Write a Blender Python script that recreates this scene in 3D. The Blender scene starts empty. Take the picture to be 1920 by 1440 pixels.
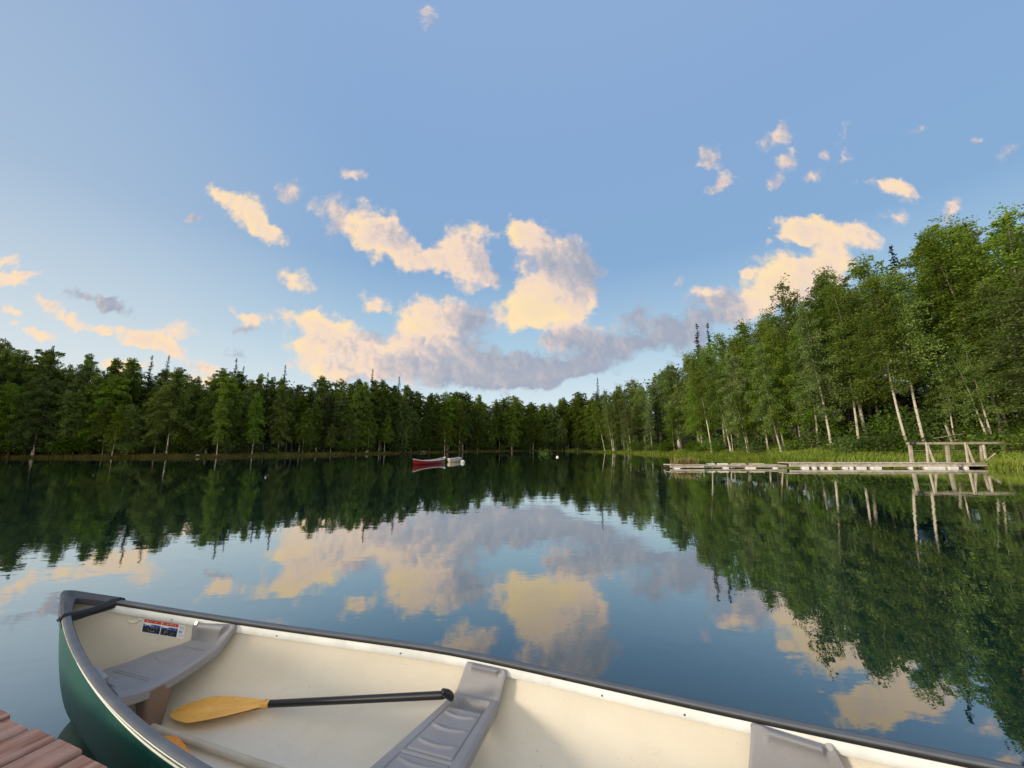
import bpy, math, random
import numpy as np
from mathutils import Vector, Matrix

R = math.radians
scene = bpy.context.scene
COL = scene.collection
random.seed(7)

# ------------------------------------------------------------------ camera
CAM_H = 1.4012            # metres above the water
F_PX = 721.0              # focal length for a 1920 px wide frame
PITCH = math.atan(116 / 721)
cam_data = bpy.data.cameras.new("camera")
cam = bpy.data.objects.new("camera", cam_data)
COL.objects.link(cam)
cam.location = (0, 0, CAM_H)
cam.rotation_euler = (R(90) + PITCH, 0, 0)
cam_data.sensor_width = 36
cam_data.lens = F_PX / 1920 * 36
cam_data.clip_start = 0.05
cam_data.clip_end = 5000
scene.camera = cam

# ------------------------------------------------------------------ view
scene.view_settings.view_transform = 'Standard'
scene.view_settings.look = 'None'
scene.view_settings.exposure = 0.0
scene.view_settings.gamma = 1.0
scene.cycles.max_bounces = 6
scene.cycles.transparent_max_bounces = 4
scene.cycles.use_denoising = True
scene.cycles.sample_clamp_indirect = 4.0


def ray(x, y):
    """direction in the world of a point of the photograph (1920 x 1440)"""
    u = (x - 960) / F_PX
    v = (720 - y) / F_PX
    return np.array([u, math.cos(PITCH) - v * math.sin(PITCH), math.sin(PITCH) + v * math.cos(PITCH)])


def at_z(x, y, z=0.0):
    r = ray(x, y)
    t = (z - CAM_H) / r[2]
    return np.array([r[0] * t, r[1] * t, z])


def at_y(x, y, Y):
    r = ray(x, y)
    t = Y / r[1]
    return np.array([r[0] * t, Y, CAM_H + r[2] * t])


# ------------------------------------------------------------------ world
SUN_EL, SUN_AZ = 12.0, -112.0       # azimuth from +Y, negative towards -X
world = bpy.data.worlds.new("World")
scene.world = world
world.use_nodes = True
wt = world.node_tree
wt.nodes.clear()


class NT:
    """a small helper that writes node trees"""

    def __init__(self, tree):
        self.t = tree

    def n(self, kind, **kw):
        nd = self.t.nodes.new(kind)
        for k, v in kw.items():
            setattr(nd, k, v)
        return nd

    def put(self, sock, v):
        if v is None:
            return
        if hasattr(v, "is_linked"):
            self.t.links.new(v, sock)
        else:
            sock.default_value = v

    def math(self, op, a, b=None, c=None, clamp=False):
        nd = self.n('ShaderNodeMath', operation=op)
        nd.use_clamp = clamp
        self.put(nd.inputs[0], a)
        self.put(nd.inputs[1], b)
        self.put(nd.inputs[2], c)
        return nd.outputs[0]

    def vmath(self, op, a, b=None, out=0):
        nd = self.n('ShaderNodeVectorMath', operation=op)
        self.put(nd.inputs[0], a)
        if op == 'SCALE':
            self.put(nd.inputs['Scale'], b)
        else:
            self.put(nd.inputs[1], b)
        return nd.outputs[out]

    def noise(self, vec, scale, detail=4, rough=0.55, dist=0.0, color=False, dims='3D'):
        nd = self.n('ShaderNodeTexNoise')
        nd.noise_dimensions = dims
        if vec is not None:
            self.put(nd.inputs['Vector'], vec)
        nd.inputs['Scale'].default_value = scale
        nd.inputs['Detail'].default_value = detail
        nd.inputs['Roughness'].default_value = rough
        nd.inputs['Distortion'].default_value = dist
        return nd.outputs[1 if color else 0]

    def ramp(self, fac, stops, interp='LINEAR'):
        nd = self.n('ShaderNodeValToRGB')
        el = nd.color_ramp.elements
        nd.color_ramp.interpolation = interp
        while len(el) < len(stops):
            el.new(0.5)
        for e, (p, c) in zip(el, stops):
            e.position = p
            e.color = (*c, 1) if len(c) == 3 else c
        self.put(nd.inputs[0], fac)
        return nd.outputs[0]

    def mix(self, fac, a, b, blend='MIX'):
        nd = self.n('ShaderNodeMix', data_type='RGBA', blend_type=blend)
        self.put(nd.inputs[0], fac)
        self.put(nd.inputs[6], a if hasattr(a, "is_linked") else (*a, 1))
        self.put(nd.inputs[7], b if hasattr(b, "is_linked") else (*b, 1))
        return nd.outputs[2]

    def range(self, v, a, b, c=0.0, d=1.0, smooth=False):
        nd = self.n('ShaderNodeMapRange')
        nd.interpolation_type = 'SMOOTHSTEP' if smooth else 'LINEAR'
        self.put(nd.inputs[0], v)
        for i, q in enumerate((a, b, c, d)):
            self.put(nd.inputs[i + 1], q)
        return nd.outputs[0]


W = NT(wt)
geo = W.n('ShaderNodeTexCoord').outputs['Generated']
sep = W.n('ShaderNodeSeparateXYZ')
W.put(sep.inputs[0], geo)
dx, dy, dz = sep.outputs
front = W.range(dy, 0.06, 0.16, smooth=True)
ysafe = W.math('MAXIMUM', dy, 0.04)
u_ = W.math('DIVIDE', dx, ysafe)
w_ = W.math('DIVIDE', dz, ysafe)
comb = W.n('ShaderNodeCombineXYZ')
W.put(comb.inputs[0], u_)
W.put(comb.inputs[1], w_)
p0 = comb.outputs[0]

# sky: physical sky, graded towards the hazy pastel evening of the place
sky = W.n('ShaderNodeTexSky', sky_type='NISHITA')
sky.sun_disc = False
sky.sun_elevation = R(SUN_EL)
sky.sun_rotation = R(SUN_AZ)
sky.altitude = 100
sky.air_density = 1.0
sky.dust_density = 1.5
sky.ozone_density = 2.0
elev = W.math('ARCSINE', W.math('MAXIMUM', dz, 0.0))
S = 10.0                                            # background strength is 0.1
grad = W.ramp(W.math('DIVIDE', elev, math.pi / 2), [
    (0.00, (0.84, 0.89, 0.90)), (0.07, (0.70, 0.83, 0.89)), (0.16, (0.44, 0.64, 0.80)),
    (0.28, (0.255, 0.435, 0.69)), (0.45, (0.255, 0.42, 0.69)), (0.62, (0.29, 0.44, 0.71)), (1.0, (0.22, 0.36, 0.66))])
west = W.range(W.math('MULTIPLY', dx, -1.0), 0.25, 0.85, 0.0, 1.0, smooth=True)
westcol = W.ramp(W.math('DIVIDE', elev, math.pi / 2), [
    (0.0, (0.95, 0.84, 0.72)), (0.10, (0.76, 0.80, 0.81)), (0.3, (0.48, 0.59, 0.72)), (0.7, (0.36, 0.45, 0.68)), (1.0, (0.22, 0.36, 0.66))])
grad = W.mix(W.math('MULTIPLY', west, 0.65), grad, westcol)
grad = W.vmath('SCALE', grad, S)
base = W.mix(0.93, sky.outputs[0], grad)

# clouds: each soft ellipse lies at its own azimuth and elevation in the sky
wa = W.vmath('SUBTRACT', W.noise(p0, 7, 3, 0.5, color=True), (0.5, 0.5, 0.5))
wb = W.vmath('SUBTRACT', W.noise(p0, 24, 5, 0.6, color=True), (0.5, 0.5, 0.5))
p1 = W.vmath('ADD', p0, W.vmath('SCALE', wa, 0.055))
p1 = W.vmath('ADD', p1, W.vmath('SCALE', wb, 0.050))
p1 = W.vmath('MULTIPLY', p1, (1, 1, 0))

# (x, y, rx, ry, turn, warmth, weight) measured on the photograph, turned into directions below
CLOUDS = [
    # small golden cloud like a bird
    (412, 370, 50, 22, 25, 1.0, 1), (468, 400, 58, 50, 20, 1.0, 1.1), (508, 434, 52, 28, 35, .95, 1),
    (545, 362, 32.199999999999996, 35.2, 0, .5, 0.79), (656, 328, 44, 22, 5, .6, .75), (614, 382, 55, 30, -10, .55, .7), (630, 426, 39.099999999999994, 44.0, 0, .45, 0.77),
    (368, 410, 25.299999999999997, 13.200000000000001, 0, .4, 0.67),
    # middle pair
    (696, 424, 74, 54, 20, .84, 1.15), (733, 458, 86, 54, 15, .74, 1.1), (790, 486, 76, 34, 18, .72, .9),
    (866, 454, 74, 54, 0, .84, 1.15), (886, 508, 56, 54, 0, .84, 1.1), (828, 488, 50, 26, 10, .7, .7), (918, 505, 24, 36, 0, .5, .4),
    (555, 520, 50, 32, 28, .95, 1),
    # the tall golden cloud
    (978, 440, 60, 38, 25, .9, 1.1), (1038, 478, 100, 78, 15, .58, 1.1), (1085, 520, 66, 80, 0, .36, .9),
    (988, 575, 76, 58, 0, 1.1, 1.0), (1048, 580, 76, 48, 0, 1.05, 1.0), (1030, 545, 92.0, 48.400000000000006, 0, .9, 0.77), (1090, 560, 44, 56, 0, .8, .7), (960, 600, 41.4, 37.400000000000006, 0, 1.1, 0.77),
    # below the pair
    (816, 586, 98, 48, 10, .84, 1), (790, 612, 80, 44, 0, .8, .8), (882, 604, 70, 52, 0, .35, .8), (700, 570, 40, 30, 0, .85, .85),
    # the wide low bank
    (556, 592, 62, 30, 12, .85, .8), (620, 612, 74, 44, 15, .8, .9), (572, 652, 92, 44, 10, .82, .9), (664, 652, 120, 58, 10, .62, 0.74),
    (760, 662, 130, 64, 5, .62, 0.74), (850, 672, 130, 58, 0, .3, 0.74), (604, 694, 110, 30, 0, .85, .8), (930, 684, 120, 52, 0, .05, 0.74), (700, 706, 150, 36, 0, .5, 0.66),
    (1000, 692, 150, 40, -4, .0, 0.7), (1100, 668, 140, 38, -12, .04, 0.66), (1196, 644, 130, 38, -10, .0, .8), (1100, 622, 120, 36, -8, .22, .7), (1050, 635, 69.0, 33.0, 0, .4, 0.67),
    (1196, 590, 70, 34, 0, .08, .7), (1275, 612, 90, 40, 0, .03, .8), (960, 722, 110, 24, 0, .03, .75), (1070, 700, 161.0, 26.400000000000002, -10, .0, 0.77), (1300, 645, 80, 40, -10, 0, .7),
    (880, 716, 120, 26, 0, .1, .7),
    # the cloud over the hill
    (1340, 572, 74, 50, 0, .12, 1), (1330, 548, 50.599999999999994, 28.6, 0, .6, 0.67), (1450, 530, 88, 72, -25, .98, 1.1), (1515, 520, 98, 56, -10, .95, 1.1), (1540, 440, 118, 42, 2, .92, 1.05),
    (1500, 430, 66, 36, 0, .9, .7), (1625, 446, 50, 44, 20, .8, .8), (1556, 488, 70, 40, -10, .9, .9), (1405, 580, 60, 38, 0, .7, .8), (1560, 560, 90, 50, 0, .8, .7),
    # wisps high over the hill
    (1335, 300, 39.099999999999994, 35.2, 20, .5, 0.79), (1355, 342, 48.3, 19.8, -32, .5, 0.79), (1458, 256, 55.199999999999996, 28.6, -30, .5, 0.83), (1482, 300, 27.599999999999998, 48.400000000000006, 25, .55, 0.79), (1456, 342, 18.4, 37.400000000000006, 40, .5, 0.67),
    (1522, 332, 27.599999999999998, 22.0, 0, .5, 0.72), (1584, 258, 20.7, 39.6, 30, .5, 0.75), (1580, 298, 20.7, 24.200000000000003, 0, .5, 0.72), (1545, 292, 18.4, 17.6, 0, .4, 0.62),
    (1650, 344, 60, 20, 0, .85, .85), (1700, 358, 44, 24, 35, .85, .75), (1680, 402, 42, 24, 0, .65, .72), (1785, 384, 23.0, 28.6, 30, .6, 0.82), (1772, 410, 16.099999999999998, 26.400000000000002, 20, .5, 0.57),
    (1830, 262, 25.299999999999997, 11.0, -10, .5, 0.72), (1275, 522, 20.7, 15.400000000000002, 0, .6, 0.72), (1435, 455, 18.4, 15.400000000000002, 0, .5, 0.77), (1398, 512, 18.4, 15.400000000000002, 0, .6, 0.77), (1890, 285, 46.0, 17.6, -35, .4, 0.59),
    # low clouds over the far wood
    (12, 488, 50, 20, 0, .85, .85), (18, 524, 52, 24, 0, .9, 1), (54, 512, 30, 12, 0, .8, .7), (90, 570, 44, 18, 15, .72, .85), (165, 556, 84, 24, 12, .12, .8), (222, 578, 56, 24, 28, .08, .72),
    (135, 602, 76, 17, 16, .95, .95), (200, 612, 36, 16, 0, .85, .75), (20, 580, 42, 16, 15, .9, .8), (70, 628, 62, 15, 12, .95, .9), (28, 606, 27.599999999999998, 11.0, 0, .9, 0.77),
    (272, 640, 92, 24, 14, .95, 1), (332, 620, 56, 34, 15, .85, .85), (318, 660, 90, 22, 16, .8, .9), (390, 686, 46, 16, 0, .8, .8), (465, 590, 64, 20, 12, .95, .95),
    (452, 612, 46.0, 15.400000000000002, 0, .1, 0.67), (452, 660, 34.5, 24.200000000000003, 0, .1, 0.62), (232, 690, 90, 26, 0, 1.1, .9), (385, 712, 50, 26, 0, 1.2, .9),
    # thin streaks near the top
    (792, 36, 25.299999999999997, 37.400000000000006, -20, .45, 0.67), (814, 26, 25.299999999999997, 24.200000000000003, 30, .45, 0.67), (1720, 240, 46.0, 11.0, -20, .3, 0.57),
]


def to_plane(x, y):
    r = ray(x, y)
    return np.array([r[0] / r[1], r[2] / r[1]])


# where the low sun catches a puff (+) or leaves it grey (-)
LIT = [
    (972, 585, 80, 44, 0, .40), (1095, 490, 70, 90, 0, -.32), (952, 440, 50, 30, 30, .40), (1040, 590, 80, 26, 0, .25), (1020, 500, 50, 40, 0, -.20),
    (690, 474, 80, 22, 18, .30), (890, 552, 50, 24, 0, .35), (862, 418, 80, 22, 0, .28), (905, 478, 44, 70, 0, -.30), (738, 440, 54, 30, 15, -.22), (660, 430, 36, 44, 0, .25),
    (560, 584, 56, 20, 10, .32), (640, 600, 60, 20, 15, .35), (560, 648, 70, 18, 10, .30), (600, 698, 90, 16, 0, .30), (705, 622, 70, 24, 0, -.22), (790, 690, 90, 30, 0, -.15), (740, 650, 50, 14, 0, .25),
    (766, 612, 44, 28, 0, .35), (806, 544, 80, 20, 10, .28), (890, 600, 56, 60, 0, -.30), (680, 570, 20, 26, 0, .25),
    (1440, 510, 60, 50, -30, .18), (1540, 566, 80, 40, 0, -.35), (1540, 410, 90, 16, 0, .25), (1322, 544, 46, 16, 0, .40), (1130, 610, 50, 16, -10, .25),
]


def blob(cx, cy, rx, ry, rot):
    c = to_plane(cx, cy)
    a = R(rot)
    e1 = np.array([math.cos(a), math.sin(a)])
    e2 = np.array([-math.sin(a), math.cos(a)])
    j = np.stack([to_plane(cx + e1[0], cy + e1[1]) - c, to_plane(cx + e2[0], cy + e2[1]) - c], 1) @ np.diag([rx, ry])
    U, sg, _ = np.linalg.svd(j)
    mp = W.n('ShaderNodeMapping', vector_type='TEXTURE')
    W.put(mp.inputs[0], p1)
    mp.inputs['Location'].default_value = (c[0], c[1], 0)
    mp.inputs['Rotation'].default_value = (0, 0, math.atan2(U[1, 0], U[0, 0]))
    mp.inputs['Scale'].default_value = (sg[0], sg[1], 1)
    g = W.n('ShaderNodeTexGradient', gradient_type='SPHERICAL')
    W.put(g.inputs[0], mp.outputs[0])
    return g.outputs[1]


tot = warm = None
for (cx, cy, rx, ry, rot, wm, wgt) in CLOUDS:
    g = blob(cx, cy, rx, ry, rot)
    tot = W.math('MULTIPLY_ADD', g, wgt, tot if tot is not None else 0.0)
    warm = W.math('MULTIPLY_ADD', g, wgt * wm, warm if warm is not None else 0.0)
lit = None
for (cx, cy, rx, ry, rot, am) in LIT:
    lit = W.math('MULTIPLY_ADD', blob(cx, cy, rx, ry, rot), am * 1.5, lit if lit is not None else 0.0)

fb = W.noise(p0, 16, 10, 0.62, 0.25)
vor = W.n('ShaderNodeTexVoronoi', voronoi_dimensions='2D', feature='SMOOTH_F1')
W.put(vor.inputs['Vector'], p1)
vor.inputs['Scale'].default_value = 17
vor.inputs['Detail'].default_value = 2.5
vor.inputs['Roughness'].default_value = 0.55
vor.inputs['Smoothness'].default_value = 0.35
puff = W.math('SUBTRACT', 0.42, vor.outputs['Distance'])
vo2 = W.n('ShaderNodeTexVoronoi', voronoi_dimensions='2D', feature='SMOOTH_F1')
W.put(vo2.inputs['Vector'], W.vmath('ADD', p1, (-0.010, -0.004, 0)))
vo2.inputs['Scale'].default_value = 17
vo2.inputs['Detail'].default_value = 2.5
vo2.inputs['Roughness'].default_value = 0.55
vo2.inputs['Smoothness'].default_value = 0.35
puffrel = W.math('SUBTRACT', vo2.outputs['Distance'], vor.outputs['Distance'])
fr1 = W.noise(p0, 12, 7, 0.58, 0.2)
fb2 = W.noise(W.vmath('ADD', p0, (-0.016, -0.014, 0)), 12, 7, 0.58, 0.2)
relief = W.math('SUBTRACT', fr1, fb2)
field = W.math('ADD', tot, W.math('MULTIPLY', W.math('SUBTRACT', fb, 0.5), 1.40))
field = W.math('ADD', field, W.math('MULTIPLY', puff, 0.30))
dens = W.range(field, 0.09, 0.66, smooth=True)
dens = W.math('MULTIPLY', dens, W.range(tot, 0.02, 0.16, smooth=True))
dens = W.math('MULTIPLY', dens, front)
warmth = W.math('DIVIDE', warm, W.math('MAXIMUM', tot, 0.05))
thick = W.range(field, 0.45, 1.5, smooth=True)
warmth = W.math('ADD', warmth, lit)
warmth = W.math('ADD', warmth, W.math('MULTIPLY', relief, 1.05))
warmth = W.math('ADD', warmth, W.math('MULTIPLY', puffrel, 0.38))
ccol = W.ramp(W.math('MULTIPLY', warmth, 0.8), [
    (0.0, (0.35, 0.395, 0.50)), (0.22, (0.48, 0.475, 0.53)), (0.42, (0.70, 0.59, 0.56)), (0.60, (0.95, 0.73, 0.57)),
    (0.78, (1.01, 0.76, 0.51)), (1.0, (1.05, 0.80, 0.45))])
ccol = W.mix(W.math('MULTIPLY', thick, 0.22), ccol, (0.62, 0.55, 0.55))
ccol = W.vmath('SCALE', ccol, S)
final = W.mix(W.math('MULTIPLY', dens, 0.95), base, ccol)
# added brightness in the unseen sky behind the viewer, lighting canoe and hill
backm = W.range(dy, 0.05, -0.55, smooth=True)
backm = W.math('MULTIPLY', backm, W.range(dz, -0.02, 0.10))
backn = W.range(W.noise(geo, 3.0, 6, 0.6), 0.30, 0.62, 0.35, 1.0)
final = W.mix(W.math('MULTIPLY', backm, backn), final, tuple(S * q for q in (1.50, 1.38, 1.22)))
bg = W.n('ShaderNodeBackground')
W.put(bg.inputs[0], final)
bg.inputs[1].default_value = 0.1
wo = W.n('ShaderNodeOutputWorld')
wt.links.new(bg.outputs[0], wo.inputs[0])
world.cycles.sampling_method = 'MANUAL'
world.cycles.sample_map_resolution = 512

# ------------------------------------------------------------------ sun
sd = bpy.data.lights.new("sun", 'SUN')
sd.energy = 2.9
sd.angle = R(12)
sd.color = (1.0, 0.85, 0.66)
sun = bpy.data.objects.new("sun", sd)
COL.objects.link(sun)
to_sun = Vector((math.sin(R(SUN_AZ)) * math.cos(R(SUN_EL)), math.cos(R(SUN_AZ)) * math.cos(R(SUN_EL)), math.sin(R(SUN_EL))))
sun.rotation_euler = to_sun.to_track_quat('Z', 'Y').to_euler()


# ------------------------------------------------------------------ materials
def new_mat(name):
    m = bpy.data.materials.new(name)
    m.use_nodes = True
    m.node_tree.nodes.clear()
    return m, NT(m.node_tree)


def out(N, shader):
    o = N.n('ShaderNodeOutputMaterial')
    N.t.links.new(shader, o.inputs[0])


def principled(N, color, rough=0.5, normal=None, metallic=0.0, spec=0.5):
    b = N.n('ShaderNodeBsdfPrincipled')
    N.put(b.inputs['Base Color'], color if hasattr(color, "is_linked") else (*color, 1))
    N.put(b.inputs['Roughness'], rough)
    b.inputs['Metallic'].default_value = metallic
    b.inputs['Specular IOR Level'].default_value = spec
    if normal is not None:
        N.put(b.inputs['Normal'], normal)
    return b.outputs[0]


def bump(N, h, strength=0.3, dist=0.01):
    b = N.n('ShaderNodeBump')
    N.put(b.inputs['Height'], h)
    b.inputs['Strength'].default_value = strength
    b.inputs['Distance'].default_value = dist
    return b.outputs[0]


def plain(name, color, rough=0.5, var=0.12, scale=6.0, bumps=0.0, bscale=80.0, metallic=0.0, spec=0.5, coord='Object'):
    m, N = new_mat(name)
    tc = N.n('ShaderNodeTexCoord').outputs[coord]
    f = N.noise(tc, scale, 5, 0.6)
    dark = tuple(c * (1 - var) for c in color)
    lite = tuple(min(1, c * (1 + var)) for c in color)
    col = N.mix(N.range(f, 0.3, 0.7), dark, lite)
    nr = bump(N, N.noise(tc, bscale, 3, 0.6), bumps, 0.004) if bumps else None
    rg = N.range(N.noise(tc, scale * 3, 3), 0.3, 0.7, max(0.02, rough - 0.08), min(1, rough + 0.08))
    out(N, principled(N, col, rg, nr, metallic, spec))
    return m


def leaf_mat(name, c1, c2, c3, trans=0.4):
    """leaves: light and dark sprays, a tone of its own for every tree, some light through the blade"""
    m, N = new_mat(name)
    tc = N.n('ShaderNodeTexCoord').outputs['Object']
    oi = N.n('ShaderNodeObjectInfo').outputs['Random']
    f = N.noise(tc, 0.9, 4, 0.65)
    col = N.ramp(N.range(f, 0.32, 0.68), [(0.0, c1), (0.5, c2), (1.0, c3)])
    hs = N.n('ShaderNodeHueSaturation')
    N.put(hs.inputs['Hue'], N.range(oi, 0, 1, 0.485, 0.512))
    N.put(hs.inputs['Saturation'], N.range(N.math('FRACT', N.math('MULTIPLY', oi, 7.3)), 0, 1, 0.82, 1.1))
    N.put(hs.inputs['Value'], N.range(N.math('FRACT', N.math('MULTIPLY', oi, 13.7)), 0, 1, 0.58, 1.38))
    N.put(hs.inputs['Color'], col)
    col = hs.outputs[0]
    d = N.n('ShaderNodeBsdfDiffuse')
    N.put(d.inputs[0], col)
    t = N.n('ShaderNodeBsdfTranslucent')
    N.put(t.inputs[0], N.mix(0.5, col, (0.16, 0.20, 0.02)))
    mx = N.n('ShaderNodeMixShader')
    mx.inputs[0].default_value = trans
    N.t.links.new(d.outputs[0], mx.inputs[1])
    N.t.links.new(t.outputs[0], mx.inputs[2])
    out(N, mx.outputs[0])
    return m


def birch_bark():
    m, N = new_mat("birch_bark")
    tc = N.n('ShaderNodeTexCoord').outputs['Object']
    mp = N.n('ShaderNodeMapping')
    N.put(mp.inputs[0], tc)
    mp.inputs['Scale'].default_value = (3.0, 3.0, 9.0)
    marks = N.range(N.noise(mp.outputs[0], 1.0, 5, 0.7), 0.56, 0.64)
    low = N.noise(tc, 1.2, 3)
    pale = N.mix(N.range(low, 0.3, 0.7), (0.50, 0.42, 0.32), (0.70, 0.64, 0.54))
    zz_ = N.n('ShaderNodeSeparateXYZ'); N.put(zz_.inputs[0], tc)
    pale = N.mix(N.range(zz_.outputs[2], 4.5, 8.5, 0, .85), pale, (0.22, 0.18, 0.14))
    col = N.mix(marks, pale, (0.07, 0.055, 0.045))
    out(N, principled(N, col, 0.8))
    return m


M = {}
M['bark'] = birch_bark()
M['twig'] = plain("brown_twig", (0.11, 0.085, 0.065), .9, .3, 4)
M['spruce_bark'] = plain("spruce_bark", (0.10, 0.075, 0.055), 0.9, 0.4, 4)
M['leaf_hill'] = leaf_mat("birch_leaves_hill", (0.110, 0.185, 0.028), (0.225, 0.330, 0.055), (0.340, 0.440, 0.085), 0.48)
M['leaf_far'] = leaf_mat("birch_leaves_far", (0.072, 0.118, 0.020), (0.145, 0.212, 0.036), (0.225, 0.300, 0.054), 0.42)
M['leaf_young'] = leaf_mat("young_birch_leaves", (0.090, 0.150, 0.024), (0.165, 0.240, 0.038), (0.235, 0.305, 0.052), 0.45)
M['needle'] = leaf_mat("spruce_needles", (0.018, 0.035, 0.014), (0.030, 0.050, 0.018), (0.045, 0.068, 0.022), 0.12)
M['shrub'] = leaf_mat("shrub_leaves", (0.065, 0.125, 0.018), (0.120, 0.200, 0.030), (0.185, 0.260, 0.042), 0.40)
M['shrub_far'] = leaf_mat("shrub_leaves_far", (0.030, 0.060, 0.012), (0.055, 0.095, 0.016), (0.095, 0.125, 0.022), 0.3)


# ------------------------------------------------------------------ mesh helpers
class MB:
    """collects faces; build() links them as one mesh object"""

    def __init__(self):
        self.v, self.f, self.m = [], [], []

    def vert(self, p):
        self.v.append(tuple(float(q) for q in p))
        return len(self.v) - 1

    def face(self, idx, mi=0):
        self.f.append(tuple(idx))
        self.m.append(mi)

    def grid(self, pts, mi=0, close_u=False, close_v=False, flip=False):
        """pts[i][j] -> quads"""
        n, k = len(pts), len(pts[0])
        ids = [[self.vert(p) for p in row] for row in pts]
        for i in range(n if close_u else n - 1):
            for j in range(k if close_v else k - 1):
                a, b = ids[i][j], ids[(i + 1) % n][j]
                c, d = ids[(i + 1) % n][(j + 1) % k], ids[i][(j + 1) % k]
                self.face((a, d, c, b) if flip else (a, b, c, d), mi)
        return ids

    def box(self, lo, hi, mi=0, mat=None):
        (x0, y0, z0), (x1, y1, z1) = lo, hi
        c = [(x0, y0, z0), (x1, y0, z0), (x1, y1, z0), (x0, y1, z0), (x0, y0, z1), (x1, y0, z1), (x1, y1, z1), (x0, y1, z1)]
        if mat is not None:
            c = [tuple(mat @ Vector(q)) for q in c]
        i = [self.vert(q) for q in c]
        for f in ((0, 3, 2, 1), (4, 5, 6, 7), (0, 1, 5, 4), (1, 2, 6, 5), (2, 3, 7, 6), (3, 0, 4, 7)):
            self.face([i[k] for k in f], mi)

    def beam(self, p, q, w, h=None, mi=0, up=(0, 0, 1)):
        """a squared timber from p to q"""
        p, q = Vector(p), Vector(q)
        h = h or w
        t = (q - p).normalized()
        up = Vector(up)
        if abs(t.dot(up)) > 0.95:
            up = Vector((0, 1, 0))
        s = t.cross(up).normalized()
        n = s.cross(t)
        ring = [(-w / 2, -h / 2), (w / 2, -h / 2), (w / 2, h / 2), (-w / 2, h / 2)]
        a = [self.vert(p + s * x + n * y) for x, y in ring]
        b = [self.vert(q + s * x + n * y) for x, y in ring]
        for k in range(4):
            self.face((a[k], a[(k + 1) % 4], b[(k + 1) % 4], b[k]), mi)
        self.face(a[::-1], mi)
        self.face(b, mi)

    def tube(self, pts, radii, seg=8, mi=0, cap=True, squash=1.0):
        pts = [Vector(p) for p in pts]
        if not hasattr(radii, "__len__"):
            radii = [radii] * len(pts)
        rows = []
        ref = None
        for i, p in enumerate(pts):
            t = (pts[min(i + 1, len(pts) - 1)] - pts[max(i - 1, 0)]).normalized()
            if ref is None:
                ref = Vector((1, 0, 0)) if abs(t.x) < 0.8 else Vector((0, 1, 0))
            s = t.cross(ref).normalized()
            ref = s.cross(t)
            n = ref
            rows.append([p + (s * math.cos(2 * math.pi * k / seg) + n * math.sin(2 * math.pi * k / seg) * squash) * radii[i] for k in range(seg)])
        ids = self.grid(rows, mi, close_v=True)
        if cap:
            self.face(ids[0][::-1], mi)
            self.face(ids[-1], mi)

    def ball(self, c, r, seg=14, rings=9, mi=0, sc=(1, 1, 1)):
        rows = []
        for i in range(rings + 1):
            a = math.pi * i / rings
            rows.append([(c[0] + sc[0] * r * math.sin(a) * math.cos(2 * math.pi * k / seg), c[1] + sc[1] * r * math.sin(a) * math.sin(2 * math.pi * k / seg), c[2] + sc[2] * r * math.cos(a)) for k in range(seg)])
        self.grid(rows, mi, close_v=True)

    def build(self, name, mats, parent=None, smooth=False, bevel=0.0, weld=False, smooth_angle=None):
        me = bpy.data.meshes.new(name)
        me.from_pydata(self.v, [], self.f)
        mats = mats if isinstance(mats, (list, tuple)) else [mats]
        for m in mats:
            me.materials.append(m)
        if len(mats) > 1:
            me.polygons.foreach_set("material_index", self.m)
        if smooth:
            me.polygons.foreach_set("use_smooth", [True] * len(self.f))
            if smooth_angle is not None:
                me.set_sharp_from_angle(angle=R(smooth_angle))
        me.update()
        o = bpy.data.objects.new(name, me)
        COL.objects.link(o)
        if parent is not None:
            o.parent = parent
        if bevel:
            b = o.modifiers.new("bevel", 'BEVEL')
            b.width = bevel
            b.segments = 2
            b.limit_method = 'ANGLE'
        return o


def raw_mesh(name, verts, faces, mats, smooth=False, midx=None):
    """big meshes from numpy arrays; faces has a fixed number of corners"""
    me = bpy.data.meshes.new(name)
    k = faces.shape[1]
    me.vertices.add(len(verts))
    me.vertices.foreach_set("co", np.ascontiguousarray(verts, dtype=np.float32).ravel())
    me.loops.add(faces.size)
    me.loops.foreach_set("vertex_index", np.ascontiguousarray(faces, dtype=np.int32).ravel())
    me.polygons.add(len(faces))
    me.polygons.foreach_set("loop_start", np.arange(0, faces.size, k, dtype=np.int32))
    me.polygons.foreach_set("loop_total", np.full(len(faces), k, dtype=np.int32))
    for m in mats:
        me.materials.append(m)
    if smooth:
        me.polygons.foreach_set("use_smooth", np.ones(len(faces), dtype=bool))
    me.update(calc_edges=True)
    me.validate()
    return me


def link(name, me, parent=None):
    o = bpy.data.objects.new(name, me)
    COL.objects.link(o)
    if parent is not None:
        o.parent = parent
    return o


def thing(name, label, cat, loc=(0, 0, 0), rot=(0, 0, 0), group=None):
    o = bpy.data.objects.new(name, None)
    o.empty_display_size = 0.2
    COL.objects.link(o)
    o.location = loc
    o.rotation_euler = rot
    return tag(o, label, cat, group)


def tag(o, label, cat, group=None):
    o["label"] = label
    o["category"] = cat
    if group:
        o["group"] = group
    return o


def kind(o, k, label=None):
    o["kind"] = k
    if label:
        o["label"] = label
    return o


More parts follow.
